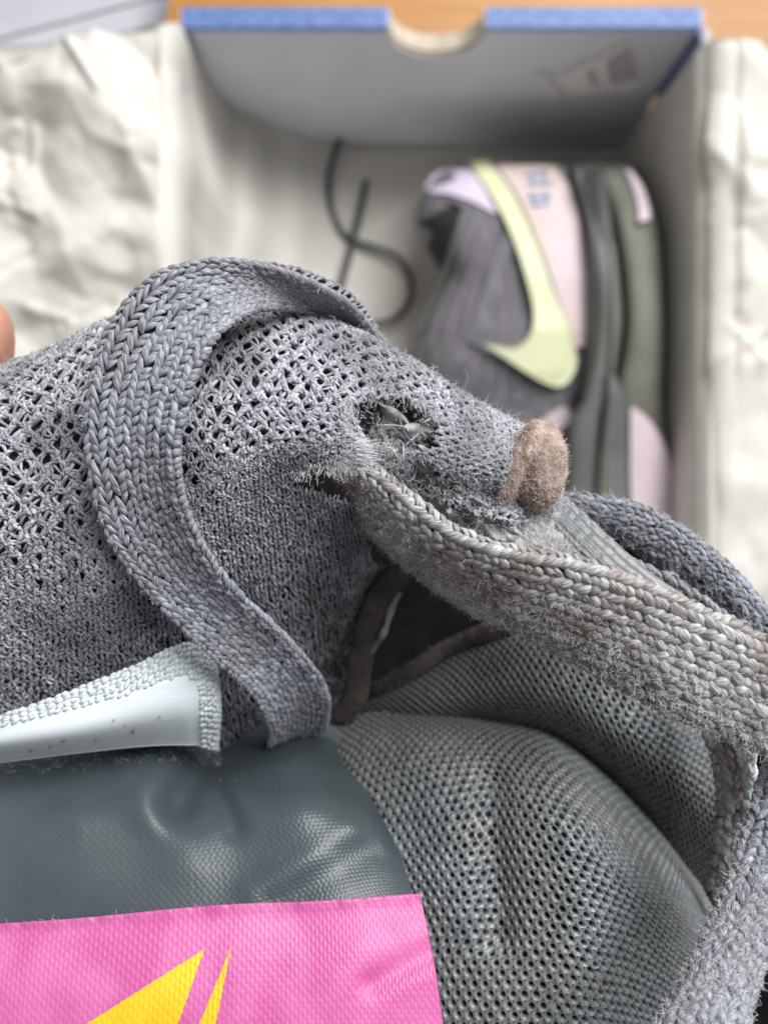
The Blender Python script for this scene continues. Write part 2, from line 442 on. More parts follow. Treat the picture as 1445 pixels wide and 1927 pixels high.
def tissue(name, cols, nu, nv, amp, label, seed, folds=None, usplit=.75):
    s = Sheet(cols); U, V = np.meshgrid(np.interp(np.linspace(0, 1, nu), [0, .75, 1], [0, usplit, 1]), np.interp(np.linspace(0, 1, nv), [0, .75, 1], [0, .5, 1]), indexing='ij')
    r = s.raw(U, V); W_ = P(r[..., 0], r[..., 1], r[..., 2])
    x, y = W_[..., 0] * 1e3, W_[..., 1] * 1e3
    h = .9 * facet(x / 40, y / 40, seed) + .55 * facet(x / 21, y / 21, seed + 20) + .10 * facet(x / 9, y / 9, seed + 40)
    g = np.random.default_rng(seed + 900)
    for k in range(46):
        cx, cy, an, ln = g.uniform(x.min(), x.max()), g.uniform(y.min() * .3, y.max()), g.uniform(0, 3.14), g.uniform(8, 30)
        h = h + seg_gauss(cx, cy, cx + ln * math.cos(an), cy + ln * math.sin(an), g.uniform(1.3, 2.6), g.choice([-.11, .13, .09]))(x, y)
    a = amp(r[..., 0], r[..., 1], r[..., 2])
    if folds is not None: W_[..., 2] += folds(x, y, r) * 1e-3
    W_ = W_ + s.N(U, V) * (h * a)[..., None] * 1e-3
    B = W_ - np.array([0, 0, .00025]); n = nu * nv; g = grid_faces(nu, nv)
    idx = np.arange(n).reshape(nu, nv); lp = np.concatenate([idx[:, 0], idx[-1, 1:], idx[-2::-1, -1], idx[0, -2:0:-1]]); l2 = np.roll(lp, -1)
    return mk(name, np.concatenate([W_.reshape(-1, 3), B.reshape(-1, 3)]), [g, g[:, ::-1] + n, np.stack([lp, l2, l2 + n, lp + n], 1)], M['tissue'], label=label, cat='tissue paper')


def lrow(y):
    return [(-160, y, 341), (0, y, 339), (120, y, 336), (230, y, 336), (300, y, 334), (345, y, 342), (386, y, 376), (440, y, 412), (540, y, 438), (660, y, 454), (900, y, 458.6), (1168, y, 458.8)]


top = [(-160, 108, 341), (0, 92, 339), (120, 84, 336), (200, 72, 336), (275, 58, 334), (338, 46, 342), (384, 126, 374), (440, 196, 412), (540, 240, 438), (650, 272, 455), (900, 279, 458.6), (1168, 279, 458.8)]
rows = [top] + [lrow(y) for y in (330, 560, 800, 1060, 1330, 1560)]
lamp = lambda px, py, d: np.where(px < 300, 24.0, np.where(px < 350, 4.0, np.where(px < 700, 5.0, 1.2))) * np.clip((d < 459) * 1.0, 0, 1) * np.where(px > 640, .6, 1)
tissue('tissue_paper', [[r[i] for r in rows] for i in range(12)], 230, 150, lamp, 'crumpled white tissue paper draped over the left box wall and across its floor', 3,
       folds=lambda x, y, r: 3.0 * np.exp(-((r[..., 0] - 470) / 90)**2) * np.sin(r[..., 0] / 15 + r[..., 1] / 260), usplit=.46)
rrows = [[(1163, 281, 457), (1220, 205, 405), (1288, 130, 355), (1324, 84, 342), (1372, 74, 336), (1430, 98, 343), (1600, 190, 372)]] + [[(1163, y, 457), (1220, y, 405), (1290, y, 356), (1325, y, 343), (1372, y, 337), (1440, y, 341), (1640, y, 366)] for y in (300, 560, 820, 1100, 1450)]
tissue('tissue_paper', [[r[i] for r in rrows] for i in range(7)], 100, 120, lambda px, py, d: np.where(px > 1385, 15.0, np.where(px > 1335, 6.0, 1.2)), 'white tissue paper folded over the right wall of the box', 55)

# ------------------------------------------------------------------ the other sneaker, lying on its side in the box
s2 = empty('sneaker', tuple(P(1010, 650, 455)), 'whole grey sneaker lying on its side inside the box, lime curved emblem and olive sole', 'shoe', 'pair of grey sneakers')


def loft(name, st, mat, parent, M_=40, power=.75, n=60):
    """closed body from stations (py, x_left, x_right, depth of the axis, half thickness)"""
    c = curve(st, n); th = np.linspace(0, 2 * np.pi, M_, endpoint=False)
    cs = np.sign(np.cos(th)) * np.abs(np.cos(th))**power; sn = np.sign(np.sin(th)) * np.abs(np.sin(th))**power
    x = (c[:, 1:2] + c[:, 2:3]) / 2 + (c[:, 2:3] - c[:, 1:2]) / 2 * cs[None]
    d = c[:, 3:4] - c[:, 4:5] * sn[None]; y = np.broadcast_to(c[:, 0:1], x.shape)
    V = P(x, y, d).reshape(-1, 3)
    cap = [np.arange(M_)[None, ::-1], (np.arange(M_) + (n - 1) * M_)[None]]
    return mk(name, V, [grid_faces(n, M_, closed_v=True)[:, ::-1]] + cap, mat, parent)


UP = np.array([(304, 905, 1050, 425, 10), (318, 845, 1072, 420, 26), (360, 798, 1090, 415, 38), (420, 782, 1122, 412, 44), (470, 800, 1130, 411, 45), (520, 824, 1134, 411, 46), (570, 804, 1136, 411, 46), (620, 782, 1136, 411, 47), (700, 768, 1130, 413, 46), (800, 800, 1110, 417, 41), (900, 825, 1110, 420, 37), (1000, 845, 1120, 424, 33), (1150, 890, 1140, 430, 26)], float)
loft('upper', UP, M['upper2'], s2)


def upfront(px, py):
    c = [np.interp(py, UP[:, 0], UP[:, k]) for k in range(1, 5)]
    q = np.clip((px - (c[0] + c[1]) / 2) / ((c[1] - c[0]) / 2), -.995, .995)
    return c[2] - c[3] * (1 - np.abs(q)**(2 / .75))**(.375)


def rails(name, left, right, mat, parent, off=1.2, n=40, m=9, dep=None, th=2.0, label=None):
    a = curve(left, n); b = curve(right, n); t = np.linspace(0, 1, m)[None, :, None]
    p = a[:, None] * (1 - t) + b[:, None] * t
    d = (dep or upfront)(p[..., 0], p[..., 1]) - off
    A = P(p[..., 0], p[..., 1], d).reshape(-1, 3); B = P(p[..., 0], p[..., 1], d + th).reshape(-1, 3)
    N_ = n * m; g = grid_faces(n, m); idx = np.arange(N_).reshape(n, m); lp = np.concatenate([idx[:, 0], idx[-1, 1:], idx[-2::-1, -1], idx[0, -2:0:-1]]); l2 = np.roll(lp, -1)
    return mk(name, np.concatenate([A, B]), [g, g[:, ::-1] + N_, np.stack([lp, l2, l2 + N_, lp + N_], 1)], mat, parent, label=label)


SOLE = np.array([(308, 1075, 1170, 424, 14), (325, 1060, 1198, 418, 32), (420, 1085, 1238, 408, 44), (600, 1105, 1250, 404, 46), (740, 1080, 1250, 406, 45), (800, 1052, 1256, 408, 44), (900, 1042, 1272, 412, 42), (1000, 1040, 1280, 415, 40), (1150, 1110, 1275, 420, 34)], float)
SOLE[:, 1] += 20
loft('outsole', SOLE + np.array([0, 42, 0, 0, 0]), M['sole'], s2, power=.55)
MID = SOLE.copy(); MID[:, 1] -= 6; MID[:, 2] = np.maximum(SOLE[:, 1] + 50, 1140); MID[:, 3] -= .3
mid = loft('midsole', MID, M['foxing'], s2, power=.5)
solefront = lambda px, py: np.interp(py, SOLE[:, 0], SOLE[:, 3] - SOLE[:, 4]) + 10 * np.clip((px - 1190) / 70, 0, 1)**2
rails('foxing_band', [(1088, 316), (1100, 400), (1104, 520), (1104, 640), (1090, 740)], [(1136, 316), (1150, 400), (1156, 520), (1154, 640), (1144, 740)], M['foxing'], s2, 1.0, dep=lambda px, py: np.interp(px, [1095, 1125, 1155], [377, 363, 360]))
rails('midsole_groove', [(1118, 318), (1142, 430), (1152, 560), (1148, 700), (1138, 800), (1128, 900), (1124, 1000)], [(1124, 318), (1150, 430), (1160, 560), (1156, 700), (1146, 800), (1136, 900), (1132, 1000)], M['sole'], s2, 3.4, dep=solefront)
rails('midsole_side', [(1146, 700), (1146, 760), (1140, 850), (1134, 1000), (1134, 1100)], [(1154, 700), (1180, 760), (1194, 820), (1192, 900), (1190, 1100)], M['foxing'], s2, 4.0, dep=solefront)
rails('toe_pad', [(1186, 766), (1186, 830), (1186, 900), (1190, 1000), (1190, 1100)], [(1192, 764), (1232, 800), (1262, 870), (1276, 960), (1278, 1100)], M['pinksole'], s2, 5.5, dep=solefront, label='pale pink rubber pad under the forefoot')
rails('sole_emblem', [(1172, 312), (1190, 350), (1200, 385), (1202, 418)], [(1178, 310), (1206, 345), (1220, 385), (1224, 412)], M['pinksole'], s2, 5.0, dep=solefront, label='pale pink curved mark on the heel of the outsole')
hp = rails('heel_panel', [(930, 308), (975, 372), (1015, 465), (1050, 560), (1082, 652)], [(1048, 312), (1080, 372), (1100, 470), (1106, 570), (1106, 650)], M['pinkmid'], s2, 3.2, label='pale pink heel panel with blue print')
for q in ([(985, 330), (1030, 322)], [(990, 345), (1040, 345)], [(1000, 328), (1006, 352)], [(1020, 322), (1026, 350)], [(990, 372), (1036, 368)], [(1000, 362), (1010, 390)], [(1024, 360), (1030, 386)], [(996, 388), (1030, 384)]):
    a, b = np.array(q[0], float), np.array(q[1], float); t = nz(b - a); nn = np.array([-t[1], t[0]]) * 2.6
    rails('printed_stroke', [a - nn, (a + b) / 2 - nn, b - nn], [a + nn, (a + b) / 2 + nn, b + nn], M['bluetext'], hp, 3.6, n=6, m=3, th=.5)
rails('collar_tab', [(800, 352), (812, 362), (850, 366), (890, 380), (932, 402)], [(812, 330), (836, 318), (880, 316), (915, 345), (945, 392)], M['lilac'], s2, 2.5, label='lilac heel collar tab')
rails('collar_opening_shade', [(792, 380), (786, 430), (800, 460), (822, 500), (830, 520)], [(830, 372), (872, 392), (866, 430), (848, 470), (834, 522)], M['opening_shade'], s2, 1.4)  # dark plate on the closed upper, its black stands for the opening's shade
rails('collar_rim', [(872, 388), (852, 450), (826, 520), (800, 580), (772, 640)], [(884, 388), (866, 450), (842, 520), (816, 580), (790, 640)], M['foxing'], s2, 3.0)
rails('side_emblem', [(880, 303), (928, 372), (966, 450), (992, 530), (1004, 590), (996, 630), (966, 652), (914, 648)], [(916, 298), (965, 362), (1006, 450), (1042, 545), (1076, 630), (1084, 690), (1040, 726), (914, 650)], M['lime'], s2, 5.2, n=80, m=12, label='lime green curved emblem')
rails('toe_overlay', [(1012, 800), (1030, 780), (1060, 762)], [(1030, 820), (1056, 806), (1080, 780)], M['pinksole'], s2, 3.5)
for k in range(7):
    x0, y0, x1, y1 = 902 + 9 * k, 392 + 16 * k, 806 + 27 * k, 640 + 19 * k
    rails('mesh_rib', [(x0, y0), ((x0 + x1) / 2, (y0 + y1) / 2), (x1, y1)], [(x0 + 7, y0), ((x0 + x1) / 2 + 9, (y0 + y1) / 2), (x1 + 10, y1)], M['rib'], s2, .7, n=20, m=4, th=1.0)
rails('sheen_panel', [(950, 430), (905, 560), (880, 640)], [(972, 440), (940, 570), (910, 660)], M['upper2'], s2, 2.2)


def ribbon_tube(name, pts, rad, mat, parent, n=90, flat=.45, M_=10, label=None):
    c = curve(pts, n); V, f, uv, r = tubes(P(c[:, 0], c[:, 1], c[:, 2])[None], np.array([[0, 0, 1.0]]), rad * 1e-3, M_, flat)
    return mk(name, V, f, mat, parent, uv=uv, label=label)


ribbon_tube('shoelace', [(640, 262, 446), (622, 320, 448), (622, 390, 450), (650, 445, 451), (700, 464, 451), (748, 484, 451), (773, 525, 451), (768, 570, 451), (738, 602, 450), (690, 614, 450), (640, 640, 448)], 1.75, M['cord'], s2)
ribbon_tube('shoelace', [(690, 338, 450), (678, 400, 449), (660, 470, 447), (644, 530, 446), (626, 610, 446)], 1.9, M['cord'], s2)
ribbon_tube('shoelace', [(840, 560, 396), (800, 620, 398), (770, 680, 400), (740, 740, 405)], 2.6, M['foxing'], s2)

# ------------------------------------------------------------------ the worn sneaker in the foreground
sn = empty('sneaker', tuple(P(722, 1500, 112)), 'worn grey mesh sneaker held up close, torn at the eyelet, pink tongue label', 'shoe', 'pair of grey sneakers')

VAMP = Sheet([
    [(-90, 770, 98), (-90, 722, 86), (-90, 770, 79), (-90, 900, 76), (-90, 1060, 77), (-90, 1230, 80), (-90, 1440, 86)],
    [(90, 730, 98), (90, 655, 85), (90, 705, 77.5), (90, 850, 74), (95, 1030, 75), (100, 1210, 79), (105, 1425, 90)],
    [(235, 690, 98), (235, 588, 84), (235, 645, 76), (230, 810, 72), (240, 1000, 74), (250, 1180, 79), (265, 1425, 93)],
    [(380, 660, 97), (375, 558, 83), (370, 620, 75), (360, 790, 71), (365, 970, 73.5), (385, 1150, 80.8), (410, 1430, 98)],
    [(520, 680, 96), (510, 570, 82), (505, 635, 75), (495, 770, 71), (490, 900, 73), (510, 1110, 83), (545, 1410, 104)],
    [(660, 720, 95), (640, 606, 81), (635, 670, 74.5), (625, 780, 71), (610, 895, 73), (640, 1080, 86), (660, 1330, 106)],
    [(790, 780, 94), (780, 680, 80), (765, 735, 74.5), (745, 810, 71.5), (725, 890, 74), (730, 990, 83), (740, 1090, 97)],
    [(905, 850, 94), (895, 755, 80), (880, 800, 75), (860, 860, 72.5), (835, 920, 75), (830, 960, 82), (826, 1010, 92)],
    [(1000, 890, 92), (985, 803, 80), (975, 840, 75.5), (955, 890, 73), (935, 935, 76), (925, 965, 82), (920, 1000, 92)]])
HOLE = [(664, 772), (676, 752), (700, 748), (712, 738), (738, 750), (756, 744), (780, 758), (806, 764), (812, 788), (828, 800), (818, 826), (822, 846), (790, 842), (776, 856), (800, 872), (850, 905), (900, 940), (960, 960), (960, 1200), (700, 1060), (672, 905), (660, 890), (690, 868), (684, 830), (676, 800)]
SLIT = [(548, 905), (590, 888), (640, 880), (690, 880), (700, 960), (672, 962), (640, 940), (600, 926), (566, 920)]

# dark inner layer, seen through the holes of the mesh
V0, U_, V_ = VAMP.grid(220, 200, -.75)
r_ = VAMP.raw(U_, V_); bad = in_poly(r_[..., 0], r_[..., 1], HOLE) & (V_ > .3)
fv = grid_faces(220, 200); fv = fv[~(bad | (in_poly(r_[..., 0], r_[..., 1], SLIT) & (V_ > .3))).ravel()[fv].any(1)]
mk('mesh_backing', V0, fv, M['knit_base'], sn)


def knit(sheet, ww=.64, ch=.52, hole=1.92, amp=lambda u, v: 1.0, v0=.13, mask=None, jit=.10, thin=1.0, K=5):
    LU, LV = sheet.dims(); nu = int(LU / ww); nv = int(LV * (1 - v0) / ch)
    I, J = np.meshgrid(np.arange(nu) + .5, np.arange(nv) + .5, indexing='ij'); I = I.ravel() * ww; J = J.ravel() * ch
    uvof = lambda x, y: (np.clip(x / (nu * ww), 0, 1), np.clip(v0 + (1 - v0) * y / (nv * ch), 0, 1))

    def push(x, y):
        ry = hole * .86; k0 = np.floor(y / ry)
        bx, by, bd = x * 0, y * 0, x * 0 + 1e9
        for dk in (0, 1):
            k = k0 + dk; sh = np.where(k % 2 == 0, 0, .5) * hole
            cx = np.round((x - sh) / hole) * hole + sh; cy = k * ry
            cx = cx + .08 * hole * np.sin(cx * 3.1 + cy * 1.7); cy = cy + .07 * hole * np.sin(cx * 2.3 - cy * 4.1)
            d = (x - cx)**2 + (y - cy)**2; t = d < bd; bx = np.where(t, cx, bx); by = np.where(t, cy, by); bd = np.where(t, d, bd)
        r = np.sqrt(bd) + 1e-6; R = hole * .305
        u, v = uvof(x, y); am = amp(u, v)
        k = am * R * np.exp(-(r / (R * 1.25))**2) / r
        low = -.35 * am * np.exp(-((r + am * R * .6) / (R * 1.15))**2)
        return x + (x - bx) * k, y + (y - by) * k, low
    parts = []
    for sg in (-1, 1):
        j = lambda s_: rng.normal(size=I.shape) * jit * s_
        ax, ay, al = push(I + sg * .02 + j(1), J + ch * .75 + j(1))
        bx, by, bl = push(I + sg * .17 * 1.6 + j(1.2), J + j(1.2))
        cx, cy, cl = push(I + sg * .40 + j(1), J - ch * .75 + j(1))
        pu = [uvof(ax, ay), uvof(bx, by), uvof(cx, cy)]
        dead = np.zeros(I.shape, bool)
        if mask is not None:
            rr = sheet.raw(*pu[1]); dead = mask(rr[:, 0], rr[:, 1], pu[1][1])
        keep = ~dead
        hgt = rng.normal(size=I.shape) * .05
        a = sheet.pts(pu[0][0], pu[0][1], -.16 + al + hgt); b = sheet.pts(pu[1][0], pu[1][1], .30 + bl + hgt); c = sheet.pts(pu[2][0], pu[2][1], -.16 + cl + hgt)
        n_ = sheet.N(*pu[1])
        rad = rng.uniform(.12, .20, keep.sum())[:, None] * thin * 1e-3 * np.array([.6, .95, 1.0, .95, .6] if K == 5 else [.6, 1, 1, .6])[None]
        parts.append((tubes(bez(a[keep], b[keep], c[keep], K), n_[keep], rad, 5), b[keep], n_[keep], pu[1][1][keep]))
    V, f, uv, r = join([p[0] for p in parts])
    return V, f, uv, r, np.concatenate([p[1] for p in parts]), np.concatenate([p[2] for p in parts]), np.concatenate([p[3] for p in parts])


def vmask(px, py, v):
    return (v > .3) & (in_poly(px, py, HOLE) | in_poly(px, py, SLIT))


amp = lambda u, v: np.clip(1.2 - np.clip((v - .52 - .02 * u) / .26, 0, 1) * 1.0 - np.clip((u - .38) * 6, 0, 1) * np.clip((v - .56) * 9, 0, 1), 0.03, 1.12) * (1 - .10 * np.clip((.35 - u) * 5, 0, 1))
edge = lambda px, py: .635 + .15 * np.clip((330 - px) / 160, 0, 1) + .07 * vnoise(px / 37, py / 37, 12) - .06 * np.clip((px - 420) / 250, 0, 1)
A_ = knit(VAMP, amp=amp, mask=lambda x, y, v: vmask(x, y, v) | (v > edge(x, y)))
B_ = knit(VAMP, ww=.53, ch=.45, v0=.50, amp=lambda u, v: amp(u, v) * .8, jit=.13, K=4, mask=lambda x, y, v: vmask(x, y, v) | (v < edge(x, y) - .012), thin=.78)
V, f, uv, r = join([A_[:4], B_[:4]]); kp, kn, kv = (np.concatenate([A_[k], B_[k]]) for k in (4, 5, 6))
km = mk('knit_mesh', V, f, M['knit'], sn, uv=uv, rnd=r)
q = rng.random(len(kp)) < .24 - .14 * np.clip((kv - .6) * 8, 0, 1)
q2 = rng.random(len(kp)) < .10 * (kv < .62)
hp_ = np.concatenate([kp[q], kp[q2]]); hn_ = np.concatenate([kn[q], kn[q2]])
V, f, uv, r = hairs(hp_, hn_, (.25, 1.1), 1.2, .9, .017)
mk('lint_fuzz', V, f, M['lint'], km, kind='stuff')

q = (kv < .36) & (rng.random(len(kp)) < .03)
V, f, uv, r = hairs(kp[q], kn[q], (1.0, 3.2), .9, .7, .015, 7)
mk('stray_fibre', V, f, M['lint'], km, kind='stuff')

# ---- torn padding inside the hole
FELT = Sheet([
    [(610, 720, 80), (615, 790, 77.5), (625, 860, 78), (640, 930, 79), (650, 1010, 84)],
    [(690, 730, 80), (695, 790, 77.2), (700, 850, 76.5), (715, 915, 76.3), (730, 1010, 80)],
    [(770, 730, 80), (775, 795, 77.4), (785, 855, 76.2), (800, 920, 75.6), (810, 1010, 77)],
    [(850, 770, 80), (850, 820, 77.5), (860, 880, 76.5), (880, 945, 75.2), (890, 1030, 76)],
    [(950, 830, 80), (950, 880, 79), (955, 930, 77), (965, 975, 75), (975, 1050, 74.5)],
    [(1060, 880, 82), (1055, 920, 80), (1050, 960, 77.5), (1055, 1010, 75.2), (1070, 1070, 74)]])
fo = lambda U, V: 1.7 * vnoise(U * 14, V * 12, 3) + .7 * vnoise(U * 40, V * 34, 4) + .4 * vnoise(U * 90, V * 80, 5)
pf = slab('torn_padding', FELT, 150, 120, fo, 1.0, M['felt'], sn)
u = rng.random(2600); v = rng.random(2600)
V, f, uv, r = hairs(FELT.pts(u, v, .3), FELT.N(u, v), (.4, 1.8), 1.4, .9, .014)
mk('lint_fuzz', V, f, M['lint'], pf, kind='stuff')
# loose knit yarns left across the tear
N_ = 1300; u = rng.uniform(.10, .85, N_); v = rng.uniform(.30, .8, N_)
a = FELT.pts(u, v, .35); n_ = FELT.N(u, v); d = nz(rng.normal(size=(N_, 3)) * [1, 1, .3])
V, f, uv, r = tubes(bez(a - d * 4e-4, a + n_ * 5e-4 + rng.normal(size=(N_, 3)) * 2e-4, a + d * 4.5e-4, 5), n_, rng.uniform(.10, .17, N_)[:, None] * 1e-3 * np.array([.6, 1, 1, 1, .6])[None], 6)
mk('loose_yarn', V, f, M['knit'], pf, uv=uv, rnd=r, kind='stuff')
# yarns torn loose and hanging across the hole
N_ = 26; a = np.stack([rng.uniform(668, 815, N_), rng.uniform(748, 850, N_), rng.uniform(72.6, 75.2, N_)], 1); a2 = rng.uniform(0, 6.28, N_); l_ = rng.uniform(20, 70, N_)
b = a + np.stack([np.cos(a2) * l_, np.sin(a2) * l_, rng.uniform(-1, 1, N_)], 1); m2 = (a + b) / 2 + rng.normal(size=(N_, 3)) * [14, 14, 1.0]
V, f, uv, r = tubes(bez(P(*a.T), P(*m2.T), P(*b.T), 8), np.tile([[0, 0, 1.0]], (N_, 1)), rng.uniform(.04, .09, N_)[:, None] * 1e-3 * np.array([.5, 1, 1, 1, 1, 1, .8, .3])[None], 6)
mk('loose_yarn', V, f, M['knit'], pf, uv=uv, rnd=r, kind='stuff')
u = rng.uniform(.1, .5, 700); v = rng.uniform(.05, .6, 700)
V, f, uv, r = hairs(FELT.pts(u, v, .8), FELT.N(u, v), (.25, .8), 1.5, 1.3, .016, 5)
mk('lint_fuzz', V, f, M['lint'], pf, kind='stuff')
# stiff liner flakes
for cx, cy, d0, L, wd, ang, nm in ((742, 782, 73.8, 72, 26, .62, 'liner_flake'), (782, 812, 74.0, 62, 34, .1, 'liner_flake'), (722, 846, 75.6, 66, 28, 1.45, 'liner_flake'), (768, 860, 75.4, 46, 18, 1.1, 'liner_flake'), (872, 930, 74.8, 64, 16, .7, 'liner_flake'), (905, 948, 74.6, 40, 14, .55, 'liner_flake'), (806, 786, 74.8, 40, 20, 2.2, 'liner_flake'), (704, 790, 75, 44, 18, 1.9, 'liner_flake'), (800, 880, 74.6, 52, 18, .9, 'liner_flake'), (838, 905, 74.4, 44, 15, .3, 'liner_flake'), (742, 838, 74.9, 36, 22, 2.0, 'liner_flake')):
    ca, sa = math.cos(ang), math.sin(ang); cc = []
    for a_ in np.linspace(-1, 1, 7):
        wv = wd * .5 * (1 - abs(a_)**2.2 * .85); row = []
        for b_ in (-1, 0, 1):
            X, Y = a_ * L / 2, b_ * wv; row.append((cx + X * ca - Y * sa, cy + X * sa + Y * ca, d0 + .5 * b_ + .35 * math.sin(a_ * 3) - (.5 if b_ == 0 else 0)))
        cc.append(row)
    slab(nm, Sheet(cc), 40, 12, lambda U, V: .12 * vnoise(U * 12, V * 5, int(cx)), .35, M['shard'], pf)


def tuft(name, path, dirs, n, length, parent, mat='lint_pale', rad=.016, curl=.35, width=10, sp=.6):
    """a frayed edge: fibres along a photo-space path (px,py,d), leaning to dirs (dx,dy,dz)"""
    t = rng.random(n); c = curve(path, 200)[(t * 199).astype(int)] + rng.normal(size=(n, 3)) * [width, width, .3]
    p = P(c[:, 0], c[:, 1], c[:, 2]); di = curve(dirs, 200)[(t * 199).astype(int)]
    b = nz(di * [1, -1, 1])
    V, f, uv, r = hairs(p, b, length, sp * .6, curl, rad, 6, bias=b)
    return mk(name, V, f, M[mat], parent, kind='stuff')


tuft('frayed_edge', [(652, 752, 71.2), (656, 790, 70.8), (660, 830, 70.8), (655, 870, 71.5), (630, 888, 72.2)], [(.1, .8, .4), (.3, .9, .4), (.8, .5, .5), (1, .4, .5), (.3, 1, .3)], 620, (.35, 1.2), km, rad=.020, curl=.7, sp=1.1)
tuft('frayed_edge', [(668, 826, 71), (672, 850, 71), (670, 872, 71.2)], [(1, -.05, .3), (1, .15, .3), (1, .35, .3)], 170, (1.2, 2.2), km, rad=.03, curl=.12, width=5, sp=.3)
tuft('frayed_edge', [(556, 892, 72.6), (590, 880, 72.2), (630, 874, 72), (660, 874, 71.8)], [(0, 1, .2), (0, 1, .3), (.1, 1, .3), (.2, 1, .3)], 280, (.3, .8), km, rad=.02)
tuft('frayed_edge', [(672, 760, 72), (700, 744, 72), (745, 746, 72.2), (790, 754, 72.8), (822, 790, 73.4), (824, 830, 73.6)], [(.4, .7, -.1), (.1, 1, -.1), (0, 1, -.1), (-.3, .9, -.1), (-.8, .3, -.1), (-.8, -.2, .2)], 230, (.3, 1.3), km, 'lint', rad=.018, curl=.8, sp=1.2)
tuft('frayed_edge', [(700, 868, 74.6), (760, 868, 74.4), (820, 892, 74.2), (880, 930, 74), (940, 960, 74.4)], [(0, 1, .5), (.2, .9, .5), (.4, .8, .5), (.5, .7, .5), (.5, .7, .5)], 520, (.3, 1.1), km, rad=.02, width=18, curl=.8, sp=1.2)
tuft('frayed_edge', [(985, 1030, 72.4), (1020, 1022, 72.4), (1050, 1035, 72.2), (1075, 1040, 72)], [(-.2, -1, .5), (.1, -1, .5), (.2, -1, .4), (.3, -.8, .5)], 420, (.6, 2.0), pf, rad=.02, width=9)

tuft('frayed_edge', [(700, 760, 73.6), (720, 790, 74), (712, 820, 74)], [(1, .3, .3), (.6, .8, .2), (1, 0, .3)], 150, (.4, 1.4), pf, 'lint', rad=.016, curl=1.0, width=14, sp=1.6)
tuft('frayed_edge', [(800, 770, 74), (806, 805, 74), (790, 838, 74)], [(-.6, .6, .3), (-1, 0, .3), (-.6, -.6, .3)], 200, (.4, 1.4), pf, 'lint', rad=.016, curl=1.0, width=10, sp=1.6)
tuft('frayed_edge', [(704, 842, 74), (735, 850, 74.2), (775, 856, 74.4)], [(0, -1, .4), (.3, -.8, .5), (0, -1, .5)], 260, (.4, 1.5), pf, 'lint_pale', rad=.017, curl=.9, width=9, sp=1.3)

# ---- brown cotton wad at the end of the rolled edge
wad_parts = []


def lump(cx, cy, d0, rx, ry, rz, ang, seed, n=72, m=48, cr=None):
    th, ph = np.meshgrid(np.linspace(0, np.pi, m), np.linspace(0, 2 * np.pi, n, endpoint=False), indexing='ij')
    s = 1 + .05 * np.sin(ph * 2 + seed) * np.sin(th) + .07 * vnoise(ph / 1.05 * 5, th * 7, seed + 2)
    X, Y, Z = np.sin(th) * np.cos(ph) * rx * s, np.sin(th) * np.sin(ph) * ry * s, np.cos(th) * rz * s
    if cr: Z = Z * (1 + cr[1] * np.exp(-((Y - 16 * np.sin(X / 38) + cr[0]) / 9)**2))   # a crease that winds along the roll
    c, s_ = math.cos(ang), math.sin(ang)
    p = P(cx + X * c - Y * s_, cy + X * s_ + Y * c, d0 - Z)
    ctr = P(cx, cy, d0)
    f = grid_faces(m, n, closed_v=True)
    return p.reshape(-1, 3), f, nz(p.reshape(-1, 3) - ctr)


wp = [lump(1014, 876, 75.8, 84, 54, 3.3, 1.72, 3, cr=(-16, -.24)), lump(974, 884, 75.6, 80, 27, 2.5, 1.98, 5)]
V = []; f = []; nn_ = []; n0 = 0
for p, ff, q_ in wp: V.append(p); f.append(ff + n0); nn_.append(q_); n0 += len(p)
V = np.concatenate(V); nn_ = np.concatenate(nn_)
wad = mk('cotton_wad', V, np.concatenate(f), M['wad'], sn, label='fuzzy brown cotton stub at the torn end')
k = rng.integers(0, len(V), 14000); up = nn_[k, 2] > -.3
Vh, fh, uv, r = hairs(V[k][up], nn_[k][up], (.25, .95), 1.6, 1.5, .019, 5)
mk('lint_fuzz', Vh, fh, M['lint_brown'], wad, kind='stuff')


